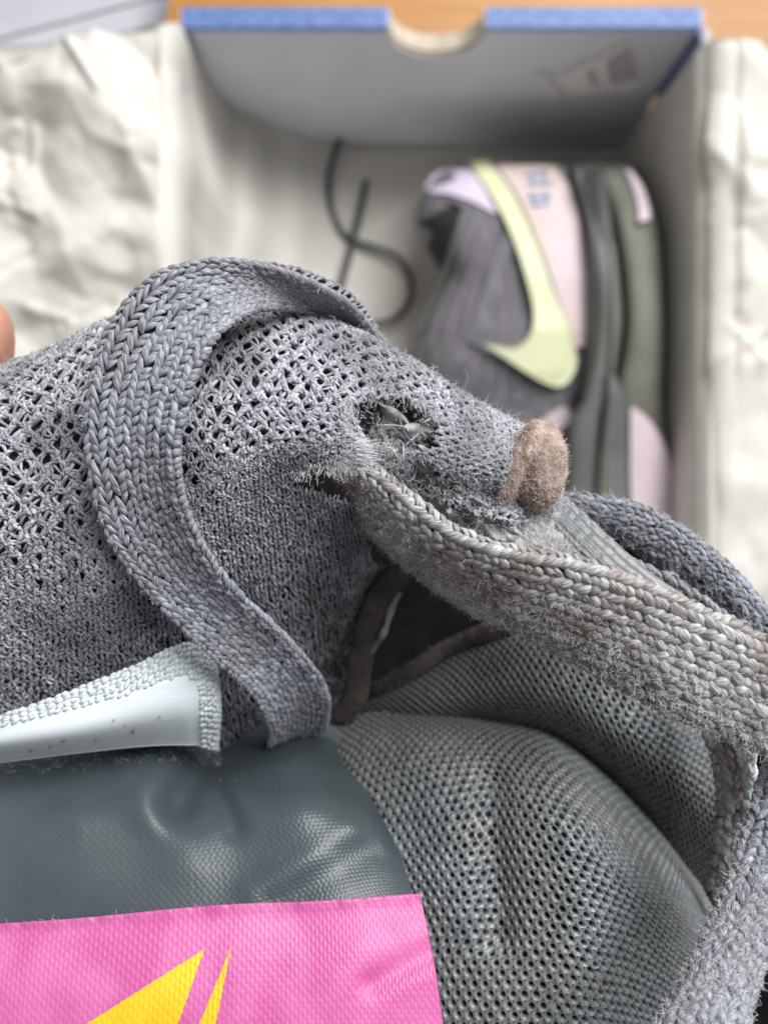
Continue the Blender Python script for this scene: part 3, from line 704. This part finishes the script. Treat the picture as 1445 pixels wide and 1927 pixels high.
# ---- laces: flat tubular braids
def braid(name, st, ncol, pitch, thick, mat, parent, curl=0.0, rim=0.0, fuzz=900, fbias=0, flen=(.3, 1.2), fmat='lint', slope=.52, lobe=.62, label=None, hair_rad=.019, messy=.14):
    """st: stations (upper px,py,d, lower px,py,d). A dark core carrying ncol columns per face of plump slanted yarns laid as chevrons."""
    st = np.array(st, float); n = 400; c = curve(st, n)
    A, B = P(c[:, 0], c[:, 1], c[:, 2]), P(c[:, 3], c[:, 4], c[:, 5])
    ctr = (A + B) / 2; wv = (B - A) / 2; T = nz(np.gradient(ctr, axis=0)); nn = nz(np.cross(wv, T))
    if nn[n // 2, 2] < 0: nn = -nn
    s = np.concatenate([[0], np.cumsum(np.linalg.norm(np.diff(ctr, axis=0), axis=1))]) * 1e3; Ltot = s[-1]
    hw = np.linalg.norm(wv, axis=1) * 1e3; wd = nz(wv)
    # perimeter table of a flattened loop (x across, y through)
    th = np.linspace(0, 2 * np.pi, 721); X = np.sign(np.cos(th)) * np.abs(np.cos(th))**.85; Y = np.sign(np.sin(th)) * np.abs(np.sin(th))**.6
    hm = hw.mean(); per = np.concatenate([[0], np.cumsum(np.hypot(np.diff(X) * hm, np.diff(Y) * thick))]); per /= per[-1]

    def pos(sv, q, off=0.0):
        k = np.clip(np.interp(sv, s, np.arange(n)), 0, n - 1)
        g = lambda a: np.stack([np.interp(k, np.arange(n), a[:, i]) for i in range(3)], -1)
        t = np.interp(q % 1.0, per, th); x = np.sign(np.cos(t)) * np.abs(np.cos(t))**.85; y = np.sign(np.sin(t)) * np.abs(np.sin(t))**.6
        w_ = g(wv); nrm = nz(g(nn)); wu = nz(w_)
        tk = thick + rim * x**4
        p = g(ctr) + w_ * x[..., None] + nrm * ((tk * y + curl * (x**2 - .5)) * 1e-3)[..., None]
        o = nz(wu * (x * .25 * np.abs(x)**3)[..., None] + nrm * y[..., None])
        return p + o * (np.asarray(off) * 1e-3)[..., None], o, nz(g(T))
    # core
    Q, S = np.meshgrid(np.linspace(0, 1, 40, endpoint=False), np.linspace(0, Ltot, 160), indexing='xy')
    core, _, _ = pos(S, Q, np.full(S.shape, -.22))
    ob = mk(name, core, grid_faces(160, 40, closed_v=True), M['lace_core'], parent, label=label)
    ncols = 2 * ncol; nrow = int(Ltot / pitch)
    I, J = np.meshgrid(np.arange(ncols), np.arange(nrow), indexing='ij'); I = I.ravel(); J = J.ravel()
    jq = lambda a: rng.normal(size=I.shape) * a
    q0 = (I + .5) / ncols; s0 = (J + .5 * (I % 2) + .25) * pitch + jq(messy * pitch)
    sg = np.where(I % 2 == 0, 1, -1); dq = slope / ncols
    ds = pitch * .86 * rng.uniform(.88, 1.12, len(I))[:, None]
    K = 6; tt = np.linspace(-1, 1, K)
    sv = s0[:, None] + ds * tt[None]; qv = q0[:, None] + sg[:, None] * dq * tt[None] + (jq(messy * .6) / ncols)[:, None]
    hh = lobe * .30 * (1 - 1.35 * np.abs(tt)**2.2)[None] + jq(.05)[:, None]
    pc, o, T_ = pos(np.clip(sv, 0, Ltot), qv, hh)
    front = o[:, K // 2, 2] > -.45; pc, o = pc[front], o[front]; I = I[front]; J = J[front]
    wcol = hm * 2 * 2.1 / ncols
    rad = wcol * lobe * rng.uniform(.82, 1.18, len(I))[:, None] * np.array([.42, .80, 1, 1, .80, .42])[None] * 1e-3
    V, f, uv, r = tubes(pc, o, rad, 10, .62)
    mk('braided_yarn', V, f, M[mat], ob, uv=uv, rnd=r, kind='stuff')
    if fuzz:
        wt_ = np.clip(1 + fbias * np.cos(2 * np.pi * (I + .5) / ncols), .08, None); kk = rng.choice(len(I), fuzz, p=wt_ / wt_.sum()); m_ = rng.integers(1, 5, fuzz)
        V, f, uv, r = hairs(pc[kk, m_] + o[kk, m_] * rad[kk, m_][:, None] * .6, o[kk, m_], flen, 1.2, .7, hair_rad)
        mk('lint_fuzz', V, f, M[fmat], ob, kind='stuff')
    return ob


la = braid('shoelace', [(735, 670, 90, 705, 700, 92), (702, 612, 82, 668, 640, 84), (645, 550, 77, 596, 582, 79.5), (530, 503, 73, 520, 572, 75.5), (400, 498, 71, 452, 600, 71.5), (288, 535, 70.5, 398, 662, 68.5), (203, 645, 70, 358, 765, 67.5), (174, 795, 70, 345, 872, 68), (200, 975, 71.5, 366, 972, 70), (282, 1104, 74, 428, 1080, 73.5), (392, 1218, 78, 525, 1178, 79), (470, 1292, 82.5, 598, 1264, 85), (502, 1350, 88, 614, 1325, 91), (506, 1396, 96, 600, 1388, 100), (520, 1430, 107, 590, 1436, 110), (530, 1450, 116, 585, 1460, 118)],
      13, .74, .60, 'lace', sn, curl=.75, rim=.5, slope=.46, lobe=.60, fuzz=2200, flen=(.25, 1.1), label='slate grey shoelace strapped over the mesh ridge')
def stray(ob, n):
    me = [c for c in ob.children if c.name.startswith('braided')][0].data; co = np.zeros(len(me.vertices) * 3, np.float32); me.vertices.foreach_get('co', co); no = np.zeros_like(co)
    me.vertices.foreach_get('normal', no); co = co.reshape(-1, 3) + wloc(ob); no = no.reshape(-1, 3); k = rng.integers(0, len(co), n)
    V, f, uv, r = hairs(co[k], no[k], (1.0, 3.4), .9, .7, .015, 8); mk('stray_fibre', V, f, M['lint'], ob, kind='stuff')


stray(la, 260)
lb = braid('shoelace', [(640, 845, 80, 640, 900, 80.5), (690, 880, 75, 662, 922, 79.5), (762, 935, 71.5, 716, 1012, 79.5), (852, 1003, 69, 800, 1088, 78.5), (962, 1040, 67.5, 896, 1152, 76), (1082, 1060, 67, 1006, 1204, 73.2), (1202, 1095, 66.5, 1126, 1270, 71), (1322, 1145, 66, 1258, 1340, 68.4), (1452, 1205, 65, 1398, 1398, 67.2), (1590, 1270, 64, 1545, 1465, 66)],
           13, .80, .75, 'lace_worn_warmlit', sn, curl=-.5, fuzz=6500, fbias=1.2, flen=(.25, 1.1), label='worn brownish grey shoelace crossing to the right')
braid('shoelace', [(1035, 925, 85, 1062, 975, 86), (1110, 937, 83.5, 1118, 988, 85), (1215, 958, 82, 1190, 1026, 84), (1315, 1018, 81, 1280, 1082, 83), (1400, 1098, 80, 1362, 1150, 82), (1480, 1195, 79, 1430, 1235, 81)],
      9, .85, .6, 'lace', sn, curl=-.3, fuzz=1700, messy=.14, label='grey shoelace curving behind at the right')
braid('shoelace', [(1105, 1022, 82, 1110, 1066, 84), (1178, 1046, 80, 1158, 1092, 82.5), (1268, 1088, 78.5, 1240, 1132, 81), (1358, 1146, 77, 1325, 1190, 79.5), (1456, 1222, 75.5, 1424, 1266, 78)],
      6, .8, .45, 'lace', sn, fuzz=700, messy=.14, label='narrow edge of a grey shoelace under the top one')
braid('shoelace', [(1452, 1330, 70, 1580, 1330, 70), (1444, 1420, 69.5, 1590, 1450, 69), (1420, 1500, 69.5, 1570, 1560, 68.5), (1376, 1645, 68.5, 1510, 1700, 67), (1302, 1808, 66, 1432, 1830, 64.5), (1236, 1930, 63.5, 1400, 1950, 62), (1190, 2040, 61, 1370, 2060, 60)],
      10, .85, .7, 'lace', sn, curl=-.6, fuzz=5000, flen=(.3, 1.3), messy=.16, hair_rad=.022, label='pale fuzzy shoelace hanging at the lower right edge')
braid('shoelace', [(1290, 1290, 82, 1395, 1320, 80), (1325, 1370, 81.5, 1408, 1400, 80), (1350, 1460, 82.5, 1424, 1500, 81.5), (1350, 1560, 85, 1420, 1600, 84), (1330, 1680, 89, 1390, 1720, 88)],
      5, 1.2, .55, 'lace_worn_warmlit', sn, fuzz=250, label='dark brown shoelace in the shadow below the crossing one')
braid('shoelace', [(1362, 1320, 78.5, 1426, 1330, 77.5), (1380, 1375, 78.5, 1424, 1390, 77.5), (1398, 1430, 79, 1420, 1440, 78.3), (1411, 1498, 80, 1415, 1500, 79.8)],
      4, .9, .35, 'strip_yarn', sn, fuzz=0, label='small pale twisted sliver of shoelace')

# ---- folded eyelet ribbon
RB = Sheet([[(1055, 925, 78.5), (1030, 945, 77.4), (1000, 962, 77.6)], [(1092, 958, 77.6), (1060, 985, 76.2), (1032, 1005, 76.4)], [(1150, 1012, 76), (1115, 1040, 74.4), (1085, 1058, 74.6)], [(1215, 1070, 74.6), (1175, 1095, 73), (1140, 1112, 73.2)], [(1300, 1130, 73.2), (1260, 1160, 72), (1220, 1180, 72)]])
rb = slab('eyelet_ribbon', RB, 120, 30, lambda U, V: .10 * np.sin(V * 40) + .15 * vnoise(U * 30, V * 8, 2), .7, M['lining'], sn)
u = rng.random(1500); v = rng.random(1500)
V, f, uv, r = hairs(RB.pts(u, v, .05), RB.N(u, v), (.3, .9), 1.4, .8, .011)
mk('lint_fuzz', V, f, M['lint'], rb, kind='stuff')
c = curve([(1004, 964, 77.4), (1034, 1008, 76.2), (1087, 1061, 74.4), (1142, 1115, 73)], 60)
V, f, uv, r = tubes(P(c[:, 0], c[:, 1], c[:, 2])[None], np.array([[0, 0, 1.0]]), .28e-3, 8)
mk('ribbon_edge', V, f, M['shard'], rb, uv=uv)

# ---- inside of the shoe: its shade is put into a near-black sheet
slab('inner_lining_shade', Sheet([[(-160, 1300, 110), (-160, 1380, 108), (-160, 1500, 104), (-160, 1800, 98)], [(480, 900, 112), (480, 1200, 112), (480, 1500, 108), (480, 1800, 100)], [(760, 900, 112), (760, 1200, 118), (760, 1500, 112), (760, 1800, 100)], [(1060, 960, 108), (1060, 1200, 114), (1060, 1500, 110), (1060, 1800, 100)], [(1300, 1120, 100), (1300, 1300, 104), (1300, 1600, 104), (1300, 2000, 96)], [(1560, 1260, 96), (1560, 1400, 96), (1560, 1700, 94), (1560, 2060, 90)]]), 30, 30, 0, 1.5, M['cavity_shade'], sn)
# edge binding round the opening


def strand(name, pts, rad, mat, parent, fuzz=0, flat=1, label=None, n=80, fl=(.3, .9), wob=.15):
    c = curve(pts, n); p = P(c[:, 0], c[:, 1], c[:, 2])
    rr = rad * 1e-3 * (1 + wob * vnoise(np.linspace(0, 14, n), np.zeros(n), int(rad * 100)) * 2)
    V, f, uv, r = tubes(p[None], np.array([[0, 0, 1.0]]), rr[None], 14, flat)
    o = mk(name, V, f, mat, parent, uv=uv, label=label)
    if fuzz:
        k = rng.integers(0, len(V), fuzz); nn_ = nz(V[k] - p[k // 14])
        Vh, fh, uv, r = hairs(V[k], nn_, fl, 1.2, .8, .012); mk('lint_fuzz', Vh, fh, M['lint'], o, kind='stuff')
    return o


strand('edge_binding', [(800, 1030, 88), (752, 1075, 89), (712, 1130, 91), (690, 1190, 93), (676, 1250, 95), (668, 1310, 97), (640, 1350, 99)], 1.5, M['binding'], sn, 120, .4, wob=.06)
strand('edge_binding', [(752, 1112, 90), (735, 1150, 91), (722, 1190, 92), (700, 1225, 94)], .42, M['shard'], sn)
strand('edge_binding', [(610, 1336, 110), (668, 1314, 106.5), (730, 1289, 103.5), (790, 1252, 101), (850, 1215, 99.5), (920, 1188, 96.5), (1000, 1166, 93.5), (1080, 1178, 91)], 1.15, M['binding'], sn, 500, .6, wob=.12)


# ---- perforated lining
def perforated(name, sheet, pitch, mat, parent, hole=.335, jit=.07, u0=.5):
    rv = pitch * .80; nu = int(60 / pitch); nv = int(80 / rv)
    I, J = np.meshgrid(np.arange(-nu, nu + 1), np.arange(nv + 1), indexing='ij'); I = I.ravel(); J = J.ravel()
    cx = (I + .5 * (J % 2) + .5) * pitch; cy = (J + .5) * rv
    M_ = 10; th = np.linspace(0, 2 * np.pi, M_, endpoint=False) + np.pi / 6
    # hexagon cell outline (pointy top), stretched to the row spacing
    def hexr(t):
        t = (t + np.pi / 6) % (np.pi / 3) - np.pi / 6
        return .5 * pitch / np.cos(t)
    ro = hexr(th) * 1.0; sy = rv / (pitch * .866)
    rings = []
    jx, jy = rng.normal(size=len(cx)) * jit * pitch, rng.normal(size=len(cx)) * jit * pitch
    hs = hole * pitch * rng.uniform(.80, 1.15, len(cx))
    for k, (fr, off) in enumerate(((1.0, .10), (.60, .085), (.28, .03), (.0, -.12), (-.15, -.55))):
        if fr > .99: x = cx[:, None] + ro * np.cos(th); y = cy[:, None] + ro * np.sin(th) * sy; o = np.full(x.shape, off)
        else:
            rh = hs[:, None] * (1 + .04 * 0) * .72; R = rh + (ro[None] * .96 - rh) * max(fr, 0) if fr >= 0 else rh * (1 + fr * .6)
            # a pillow with slightly raised diagonal yarn bundles
            x = cx[:, None] + jx[:, None] * (1 - fr) + R * np.cos(th); y = cy[:, None] + jy[:, None] * (1 - fr) + R * np.sin(th) * sy
            o = off + .11 * np.cos(2 * th + .8)[None] * (0 < k < 3) + np.zeros(x.shape)
        rings.append((x, y, o))
    X = np.stack([q[0] for q in rings], 1); Y = np.stack([q[1] for q in rings], 1); O = np.stack([q[2] for q in rings], 1)
    tv_ = np.linspace(0, 1, 120); gu, gv = np.meshgrid(tv_, tv_, indexing='ij'); gw = sheet.W(gu, gv)
    arc = np.concatenate([np.zeros((1, 120)), np.cumsum(np.linalg.norm(np.diff(gw, axis=0), axis=-1), 0)]) * 1e3   # (u, v) length along u
    mid_ = int(120 * u0); arc = arc - arc[mid_][None]; vl = np.concatenate([[0], np.cumsum(np.linalg.norm(np.diff(gw[mid_], axis=0), axis=-1))]) * 1e3
    v = np.interp(Y, vl, tv_); kv_ = v * 119; k0 = np.minimum(kv_.astype(int), 118); fr_ = kv_ - k0
    inv = np.stack([np.interp(np.linspace(-60, 60, 1200), arc[:, k], tv_) for k in range(120)])       # (v, x) -> u
    xi = np.clip((X + 60) / 120 * 1199, 0, 1199).astype(int)
    xf = np.clip((X + 60) / 120 * 1199, 0, 1198.999); xi = xf.astype(int); xr = xf - xi
    gi = lambda k: inv[k, xi] * (1 - xr) + inv[k, xi + 1] * xr
    u = gi(k0) * (1 - fr_) + gi(k0 + 1) * fr_
    ok = (u.min((1, 2)) > 0) & (u.max((1, 2)) < 1) & (cy < vl[-1])
    V = sheet.pts(u[ok], v[ok], O[ok]); n = ok.sum(); K = 5
    f = grid_faces(K, M_, closed_v=True); Fa = (f[None] + (np.arange(n) * K * M_)[:, None, None]).reshape(-1, 4)
    o = mk(name, V, Fa, mat, parent, rnd=np.repeat(rng.random(n), K * M_))
    g, U, V_ = sheet.grid(60, 60, -.6)
    mk('lining_backing', g, grid_faces(60, 60), M['lining_back'], o)
    return o


L1 = Sheet([
    [(540, 1400, 103), (580, 1480, 94), (610, 1600, 87), (650, 1760, 84.5), (700, 2010, 82)],
    [(640, 1352, 101), (690, 1420, 92), (750, 1560, 84.5), (790, 1720, 80.5), (830, 2010, 77)],
    [(760, 1338, 101), (800, 1400, 90), (850, 1540, 82), (885, 1720, 78.4), (920, 2010, 75)],
    [(900, 1343, 99), (930, 1400, 88), (965, 1530, 79.6), (990, 1720, 76.6), (1010, 2010, 74)],
    [(1030, 1375, 93), (1050, 1440, 84), (1080, 1560, 77), (1100, 1740, 75), (1100, 2010, 74)],
    [(1140, 1450, 93), (1160, 1520, 84), (1185, 1630, 78), (1195, 1770, 77), (1170, 2010, 77)],
    [(1240, 1565, 94), (1265, 1640, 86), (1282, 1720, 82), (1278, 1830, 81), (1240, 2010, 81)],
    [(1300, 1640, 101), (1335, 1700, 95), (1350, 1780, 92), (1345, 1880, 91), (1300, 2010, 91)]],
    [seg_gauss(925, 1470, 940, 1760, 34, 1.3), seg_gauss(800, 1420, 860, 1700, 50, -.5)])
perforated('perforated_lining', L1, 1.10, M['lining'], sn)
L2 = Sheet([
    [(600, 1338, 112), (612, 1350, 108), (630, 1372, 107), (650, 1410, 109)],
    [(730, 1290, 105), (745, 1315, 101), (762, 1348, 100), (784, 1392, 102)],
    [(850, 1215, 101), (870, 1270, 97), (885, 1325, 96), (900, 1380, 99)],
    [(1000, 1165, 95), (1010, 1245, 90.5), (1020, 1330, 90), (1030, 1430, 97)],
    [(1120, 1190, 91), (1130, 1290, 87), (1140, 1390, 87), (1150, 1505, 96)],
    [(1230, 1250, 90), (1240, 1360, 86.5), (1255, 1470, 87.5), (1260, 1610, 97)],
    [(1330, 1330, 92), (1345, 1430, 90), (1350, 1540, 91), (1330, 1670, 99)]])
perforated('perforated_lining', L2, 1.02, M['lining'], sn)

# ---- slate coated-cloth tongue
TG = Sheet([
    [(-90, 1402, 95.0), (-90, 1448, 88.0), (-90, 1530, 82), (-90, 1640, 78.5), (-90, 1765, 76)],
    [(120, 1378, 95.5), (120, 1424, 88.5), (110, 1520, 82), (100, 1630, 78.2), (95, 1755, 75.8)],
    [(300, 1362, 96.5), (300, 1408, 89.5), (290, 1510, 83), (285, 1620, 78.8), (280, 1740, 75.8)],
    [(420, 1372, 98.0), (420, 1418, 95), (425, 1515, 84), (440, 1620, 79.2), (450, 1725, 76.2)],
    [(560, 1348, 98.0), (560, 1394, 96), (570, 1500, 83), (590, 1605, 78.8), (610, 1715, 76.2)],
    [(660, 1386, 97.0), (660, 1432, 94.0), (685, 1530, 83.5), (698, 1615, 80), (705, 1708, 77)],
    [(706, 1446, 96.5), (706, 1492, 89.5), (745, 1580, 84.5), (766, 1650, 81.2), (784, 1704, 78.6)]],
    [seg_gauss(395, 1410, 335, 1510, 36, 2.6), seg_gauss(450, 1470, 560, 1420, 46, -1.5), seg_gauss(400, 1450, 440, 1560, 24, .7), seg_gauss(250, 1450, 300, 1520, 50, -.9), seg_gauss(480, 1680, 660, 1560, 30, -.35), seg_gauss(520, 1700, 700, 1600, 34, .35), seg_gauss(360, 1600, 560, 1500, 60, -.5), seg_gauss(150, 1520, 330, 1480, 60, -.6)])
LU, LV = TG.dims()


def twill(U, V, lu, lv, amp, pr=.48, pd=.64, tilt=.22, upright=False):
    """rows of short raised dashes, every other row shifted by half a dash"""
    x, y = U * lu, V * lv
    if upright: x, y = y, x
    x = x + .05 * np.sin(y * 7); a = y / pr + tilt * x / pd; row = np.floor(a); fx = x / pd + .5 * row
    return amp * np.sin(np.pi * (a - row))**.7 * np.abs(np.sin(np.pi * fx))**.6


LU, LV = TG.dims()


tg = slab('tongue_panel', TG, 430, 170, lambda U, V: twill(U, V, LU, LV, .075) * np.clip((U - .15) * 2.0, .3, 1.0) + .10 * vnoise(U * 14, V * 5, 8), 1.2, M['leather'], sn)
V, f, uv, r = hairs(TG.pts(rng.random(120), rng.uniform(0, 1, 120), .05), np.tile([[0, 0, 1.0]], (120, 1)), (.2, .7), 1.8, .8, .008)
mk('dust_fibre', V, f, M['lint'], tg, kind='stuff')
# short bristly fibres where the film strip meets the tongue
u = rng.uniform(.08, .5, 500); V, f, uv, r = hairs(TG.pts(u, rng.uniform(.2, .32, 500), .1), np.tile([[0, .5, 1.0]], (500, 1)), (.5, 1.4), .8, .4, .014, bias=np.array([0, -.5, .3]))
mk('dust_fibre', V, f, M['lint'], tg, kind='stuff')

# ---- pink label with yellow emblem
LB = Sheet([
    [(-90, 1744, 75.2), (-90, 1830, 73), (-90, 1930, 71.5), (-90, 2040, 70.8)],
    [(150, 1728, 75.0), (150, 1825, 72.8), (150, 1930, 71.3), (150, 2040, 70.6)],
    [(400, 1704, 75.2), (405, 1815, 72.8), (410, 1925, 71.2), (412, 2040, 70.6)],
    [(620, 1694, 75.8), (630, 1808, 73.2), (640, 1922, 71.6), (645, 2040, 70.8)],
    [(790, 1682, 77.0), (815, 1800, 74.2), (834, 1925, 72.6), (848, 2040, 71.6)]],
    [seg_gauss(700, 1850, 810, 1790, 26, .5), seg_gauss(560, 1760, 520, 1900, 60, .25)])
LU2, LV2 = LB.dims()
lw = lambda U, V: twill(U, V, LU2, LV2, .07, .40, .86, .18, True) + .25 * np.exp(-(V / .05)**2) * (1 + 1.2 * vnoise(U * 60, V * 8, 4)) + .08 * vnoise(U * 10, V * 4, 9)
lab = slab('tongue_label', LB, 430, 150, lw, .5, M['pink'], sn, label='pink woven label on the tongue')


M['lint_pink'] = plain('pink_lint', (.72, .25, .48), .6, (.80, .45, .58), 400)
u = rng.random(420); V, f, uv, r = hairs(LB.pts(u, rng.uniform(0, .022, 420), .2), LB.N(u, u * 0 + .02), (.2, .8), 1.3, .9, .018)
mk('frayed_edge', V, f, M['lint_pink'], lab, kind='stuff')


def label_uv(px, py):
    """(px,py) -> (u,v) on the label by relaxation"""
    u = np.clip((px + 90) / 920, 0, 1); v = np.clip((py - 1700) / 340, 0, 1)
    for _ in range(25):
        r = LB.raw(u, v); u = np.clip(u + (px - r[..., 0]) / 930 * .8, 0, 1); v = np.clip(v + (py - r[..., 1]) / 345 * .8, 0, 1)
    return u, v


for left, right, lb_ in (([(385, 1786), (160, 1929), (-10, 2036)], [(385, 1786), (335, 1929), (297, 2036)], 'large yellow blade shape'), ([(436, 1780), (375, 1929), (332, 2036)], [(436, 1780), (406, 1929), (385, 2036)], 'slim yellow blade shape')):
    a = curve(left, 120); b = curve(right, 120); m_ = 60; t = np.linspace(0, 1, m_)[None, :, None]; p = a[:, None] * (1 - t) + b[:, None] * t
    p[..., 0] += (.6 * np.sign(np.sin(p[..., 1] / 2.1)) + .3 * np.sign(np.sin(p[..., 1] / 5.3 + 1))) * np.abs(2 * t[..., 0] - 1) ** 3
    u, v = label_uv(p[..., 0], p[..., 1]); A = LB.pts(u, v, lw(u, v) + .025)
    mk('printed_emblem', A, grid_faces(120, m_), M['yellow'], lab, label=lb_)

# ---- pale film strip with its knit rim
ST = Sheet([
    [(-90, 1372, 79.0), (-90, 1398, 79.2), (-90, 1415, 79.6), (-90, 1445, 82.5)],
    [(40, 1335, 78.6), (40, 1362, 78.6), (40, 1395, 79.0), (40, 1428, 82.5)],
    [(160, 1290, 79.0), (165, 1333, 78.8), (170, 1375, 79.4), (172, 1412, 83.2)],
    [(260, 1250, 79.6), (265, 1305, 79.4), (270, 1355, 80.4), (272, 1402, 84.5)],
    [(335, 1214, 80.6), (340, 1280, 80.4), (346, 1340, 81.6), (350, 1400, 86)],
    [(385, 1214, 82), (396, 1280, 82), (400, 1340, 83.4), (398, 1408, 88)],
    [(400, 1235, 83.5), (411, 1290, 83.6), (413, 1345, 85), (408, 1412, 90)]])
filmline = lambda U: np.where(U < .7, .30 + .012 * np.sin(U * 30), .34)
sp_ = slab('film_strip', ST, 200, 90, lambda U, V: .16 * (1 / (1 + np.exp(-(V - filmline(U)) * 60))) * (1 / (1 + np.exp((U - .70) * 90))), .8, M['strip'], sn, label='pale bluish white film strip along the lower edge of the mesh')
LUs, LVs = ST.dims(); N_ = 0; aa = []
for iu in np.arange(0, LUs, .62):
    for iv in np.arange(0, LVs, .60):
        U, V = iu / LUs, iv / LVs
        if V < filmline(U) - .02 or U > .74: aa.append((U, V))
aa = np.array(aa) + rng.normal(size=(len(aa), 2)) * [.003, .01]; aa = np.clip(aa, 0.0, 1)
a = ST.pts(np.clip(aa[:, 0] - .0085, 0, 1), np.clip(aa[:, 1] + .02, 0, 1), .0); b = ST.pts(aa[:, 0], aa[:, 1], .22); c = ST.pts(np.clip(aa[:, 0] + .0085, 0, 1), np.clip(aa[:, 1] - .02, 0, 1), .0)
V, f, uv, r = tubes(bez(a, b, c, 5), ST.N(aa[:, 0], aa[:, 1]), np.array([.6, 1, 1, 1, .6])[None] * .21e-3, 8)
mk('knit_rim', V, f, M['strip_yarn'], sp_, uv=uv, rnd=r, kind='stuff')
for px_, py_, s_ in ((250, 1372, 4), (120, 1390, 3.2), (96, 1400, 2.4), (300, 1345, 2.2), (215, 1352, 2), (60, 1408, 2.6), (236, 1360, 1.6), (180, 1388, 2.2)):
    u = np.linspace(0, 1, 40); best = None
    U, V = np.meshgrid(np.linspace(.1, .7, 200), np.linspace(.3, .9, 120), indexing='ij'); rr = ST.raw(U, V)
    k = np.unravel_index(np.argmin((rr[..., 0] - px_)**2 + (rr[..., 1] - py_)**2), U.shape)
    u0, v0 = U[k], V[k]; th = np.linspace(0, 2 * np.pi, 10, endpoint=False)
    rr_ = s_ * (1 + .4 * np.sin(th * 3 + px_))
    uu, vv = u0 + rr_ * np.cos(th) / 520, v0 + rr_ * np.sin(th) / 160
    ring = ST.pts(uu, vv, np.full(10, .325)); cpt = ST.pts(np.array([u0]), np.array([v0]), np.array([.34]))
    mk('scuff_speck', np.concatenate([ring, cpt]), np.array([(i, (i + 1) % 10, 10) for i in range(10)]), M['speck'], sp_)

# ------------------------------------------------------------------ the hand at the left edge
hx = lambda px, py, d: tuple(P(px, py, d))


def skin_hand():
    vs, es, rs = [], [], []

    def chain(pts, start=None):
        prev = start
        for (p, r) in pts:
            vs.append(p); rs.append(r); k = len(vs) - 1
            if prev is not None: es.append((prev, k))
            prev = k
        return prev
    tip = np.array(P(44, 668, 89))
    m = lambda x, y, z: tuple(tip + np.array([x, y, z]) * 1e-3)
    wrist = chain([(m(-165, -58, -2), .024)])
    palm = chain([(m(-140, -44, -4), .025), (m(-112, -34, -6), .026), (m(-90, -28, -8), .022)], wrist)
    base = palm
    chain([(m(-70, -14, -6), .0105), (m(-44, -2, -1), .0092), (m(-22, 2, 1), .0086), (m(-7, 1, 0), .0078), (m(-1.5, 0, -1), .0062)], base)
    chain([(m(-78, -34, -30), .0105), (m(-48, -34, -40), .0092), (m(-28, -34, -44), .0085), (m(-14, -36, -46), .0074)], base)
    chain([(m(-80, -50, -30), .010), (m(-52, -56, -40), .0088), (m(-32, -58, -44), .0080), (m(-20, -60, -46), .007)], base)
    chain([(m(-88, -64, -26), .0090), (m(-66, -76, -36), .0078), (m(-50, -80, -42), .0070), (m(-40, -82, -46), .0062)], base)
    chain([(m(-118, -8, 2), .0125), (m(-92, 12, 0), .0108), (m(-66, 26, -6), .0096), (m(-46, 32, -12), .0082)], wrist + 1)
    me = bpy.data.meshes.new('person'); me.from_pydata(vs, es, []); me.update()
    o = bpy.data.objects.new('person', me); col.objects.link(o)
    sk = o.modifiers.new('skin', 'SKIN'); sk.use_smooth_shade = True
    for i, sv in enumerate(me.skin_vertices[0].data): sv.radius = (rs[i], rs[i]); sv.use_root = (i == wrist)
    ss = o.modifiers.new('smooth', 'SUBSURF'); ss.levels = 2; ss.render_levels = 2
    me.materials.append(M['skin'])
    o['label'] = 'bare fingertip at the left edge steadying the worn sneaker'; o['category'] = 'person'
    return o


skin_hand()
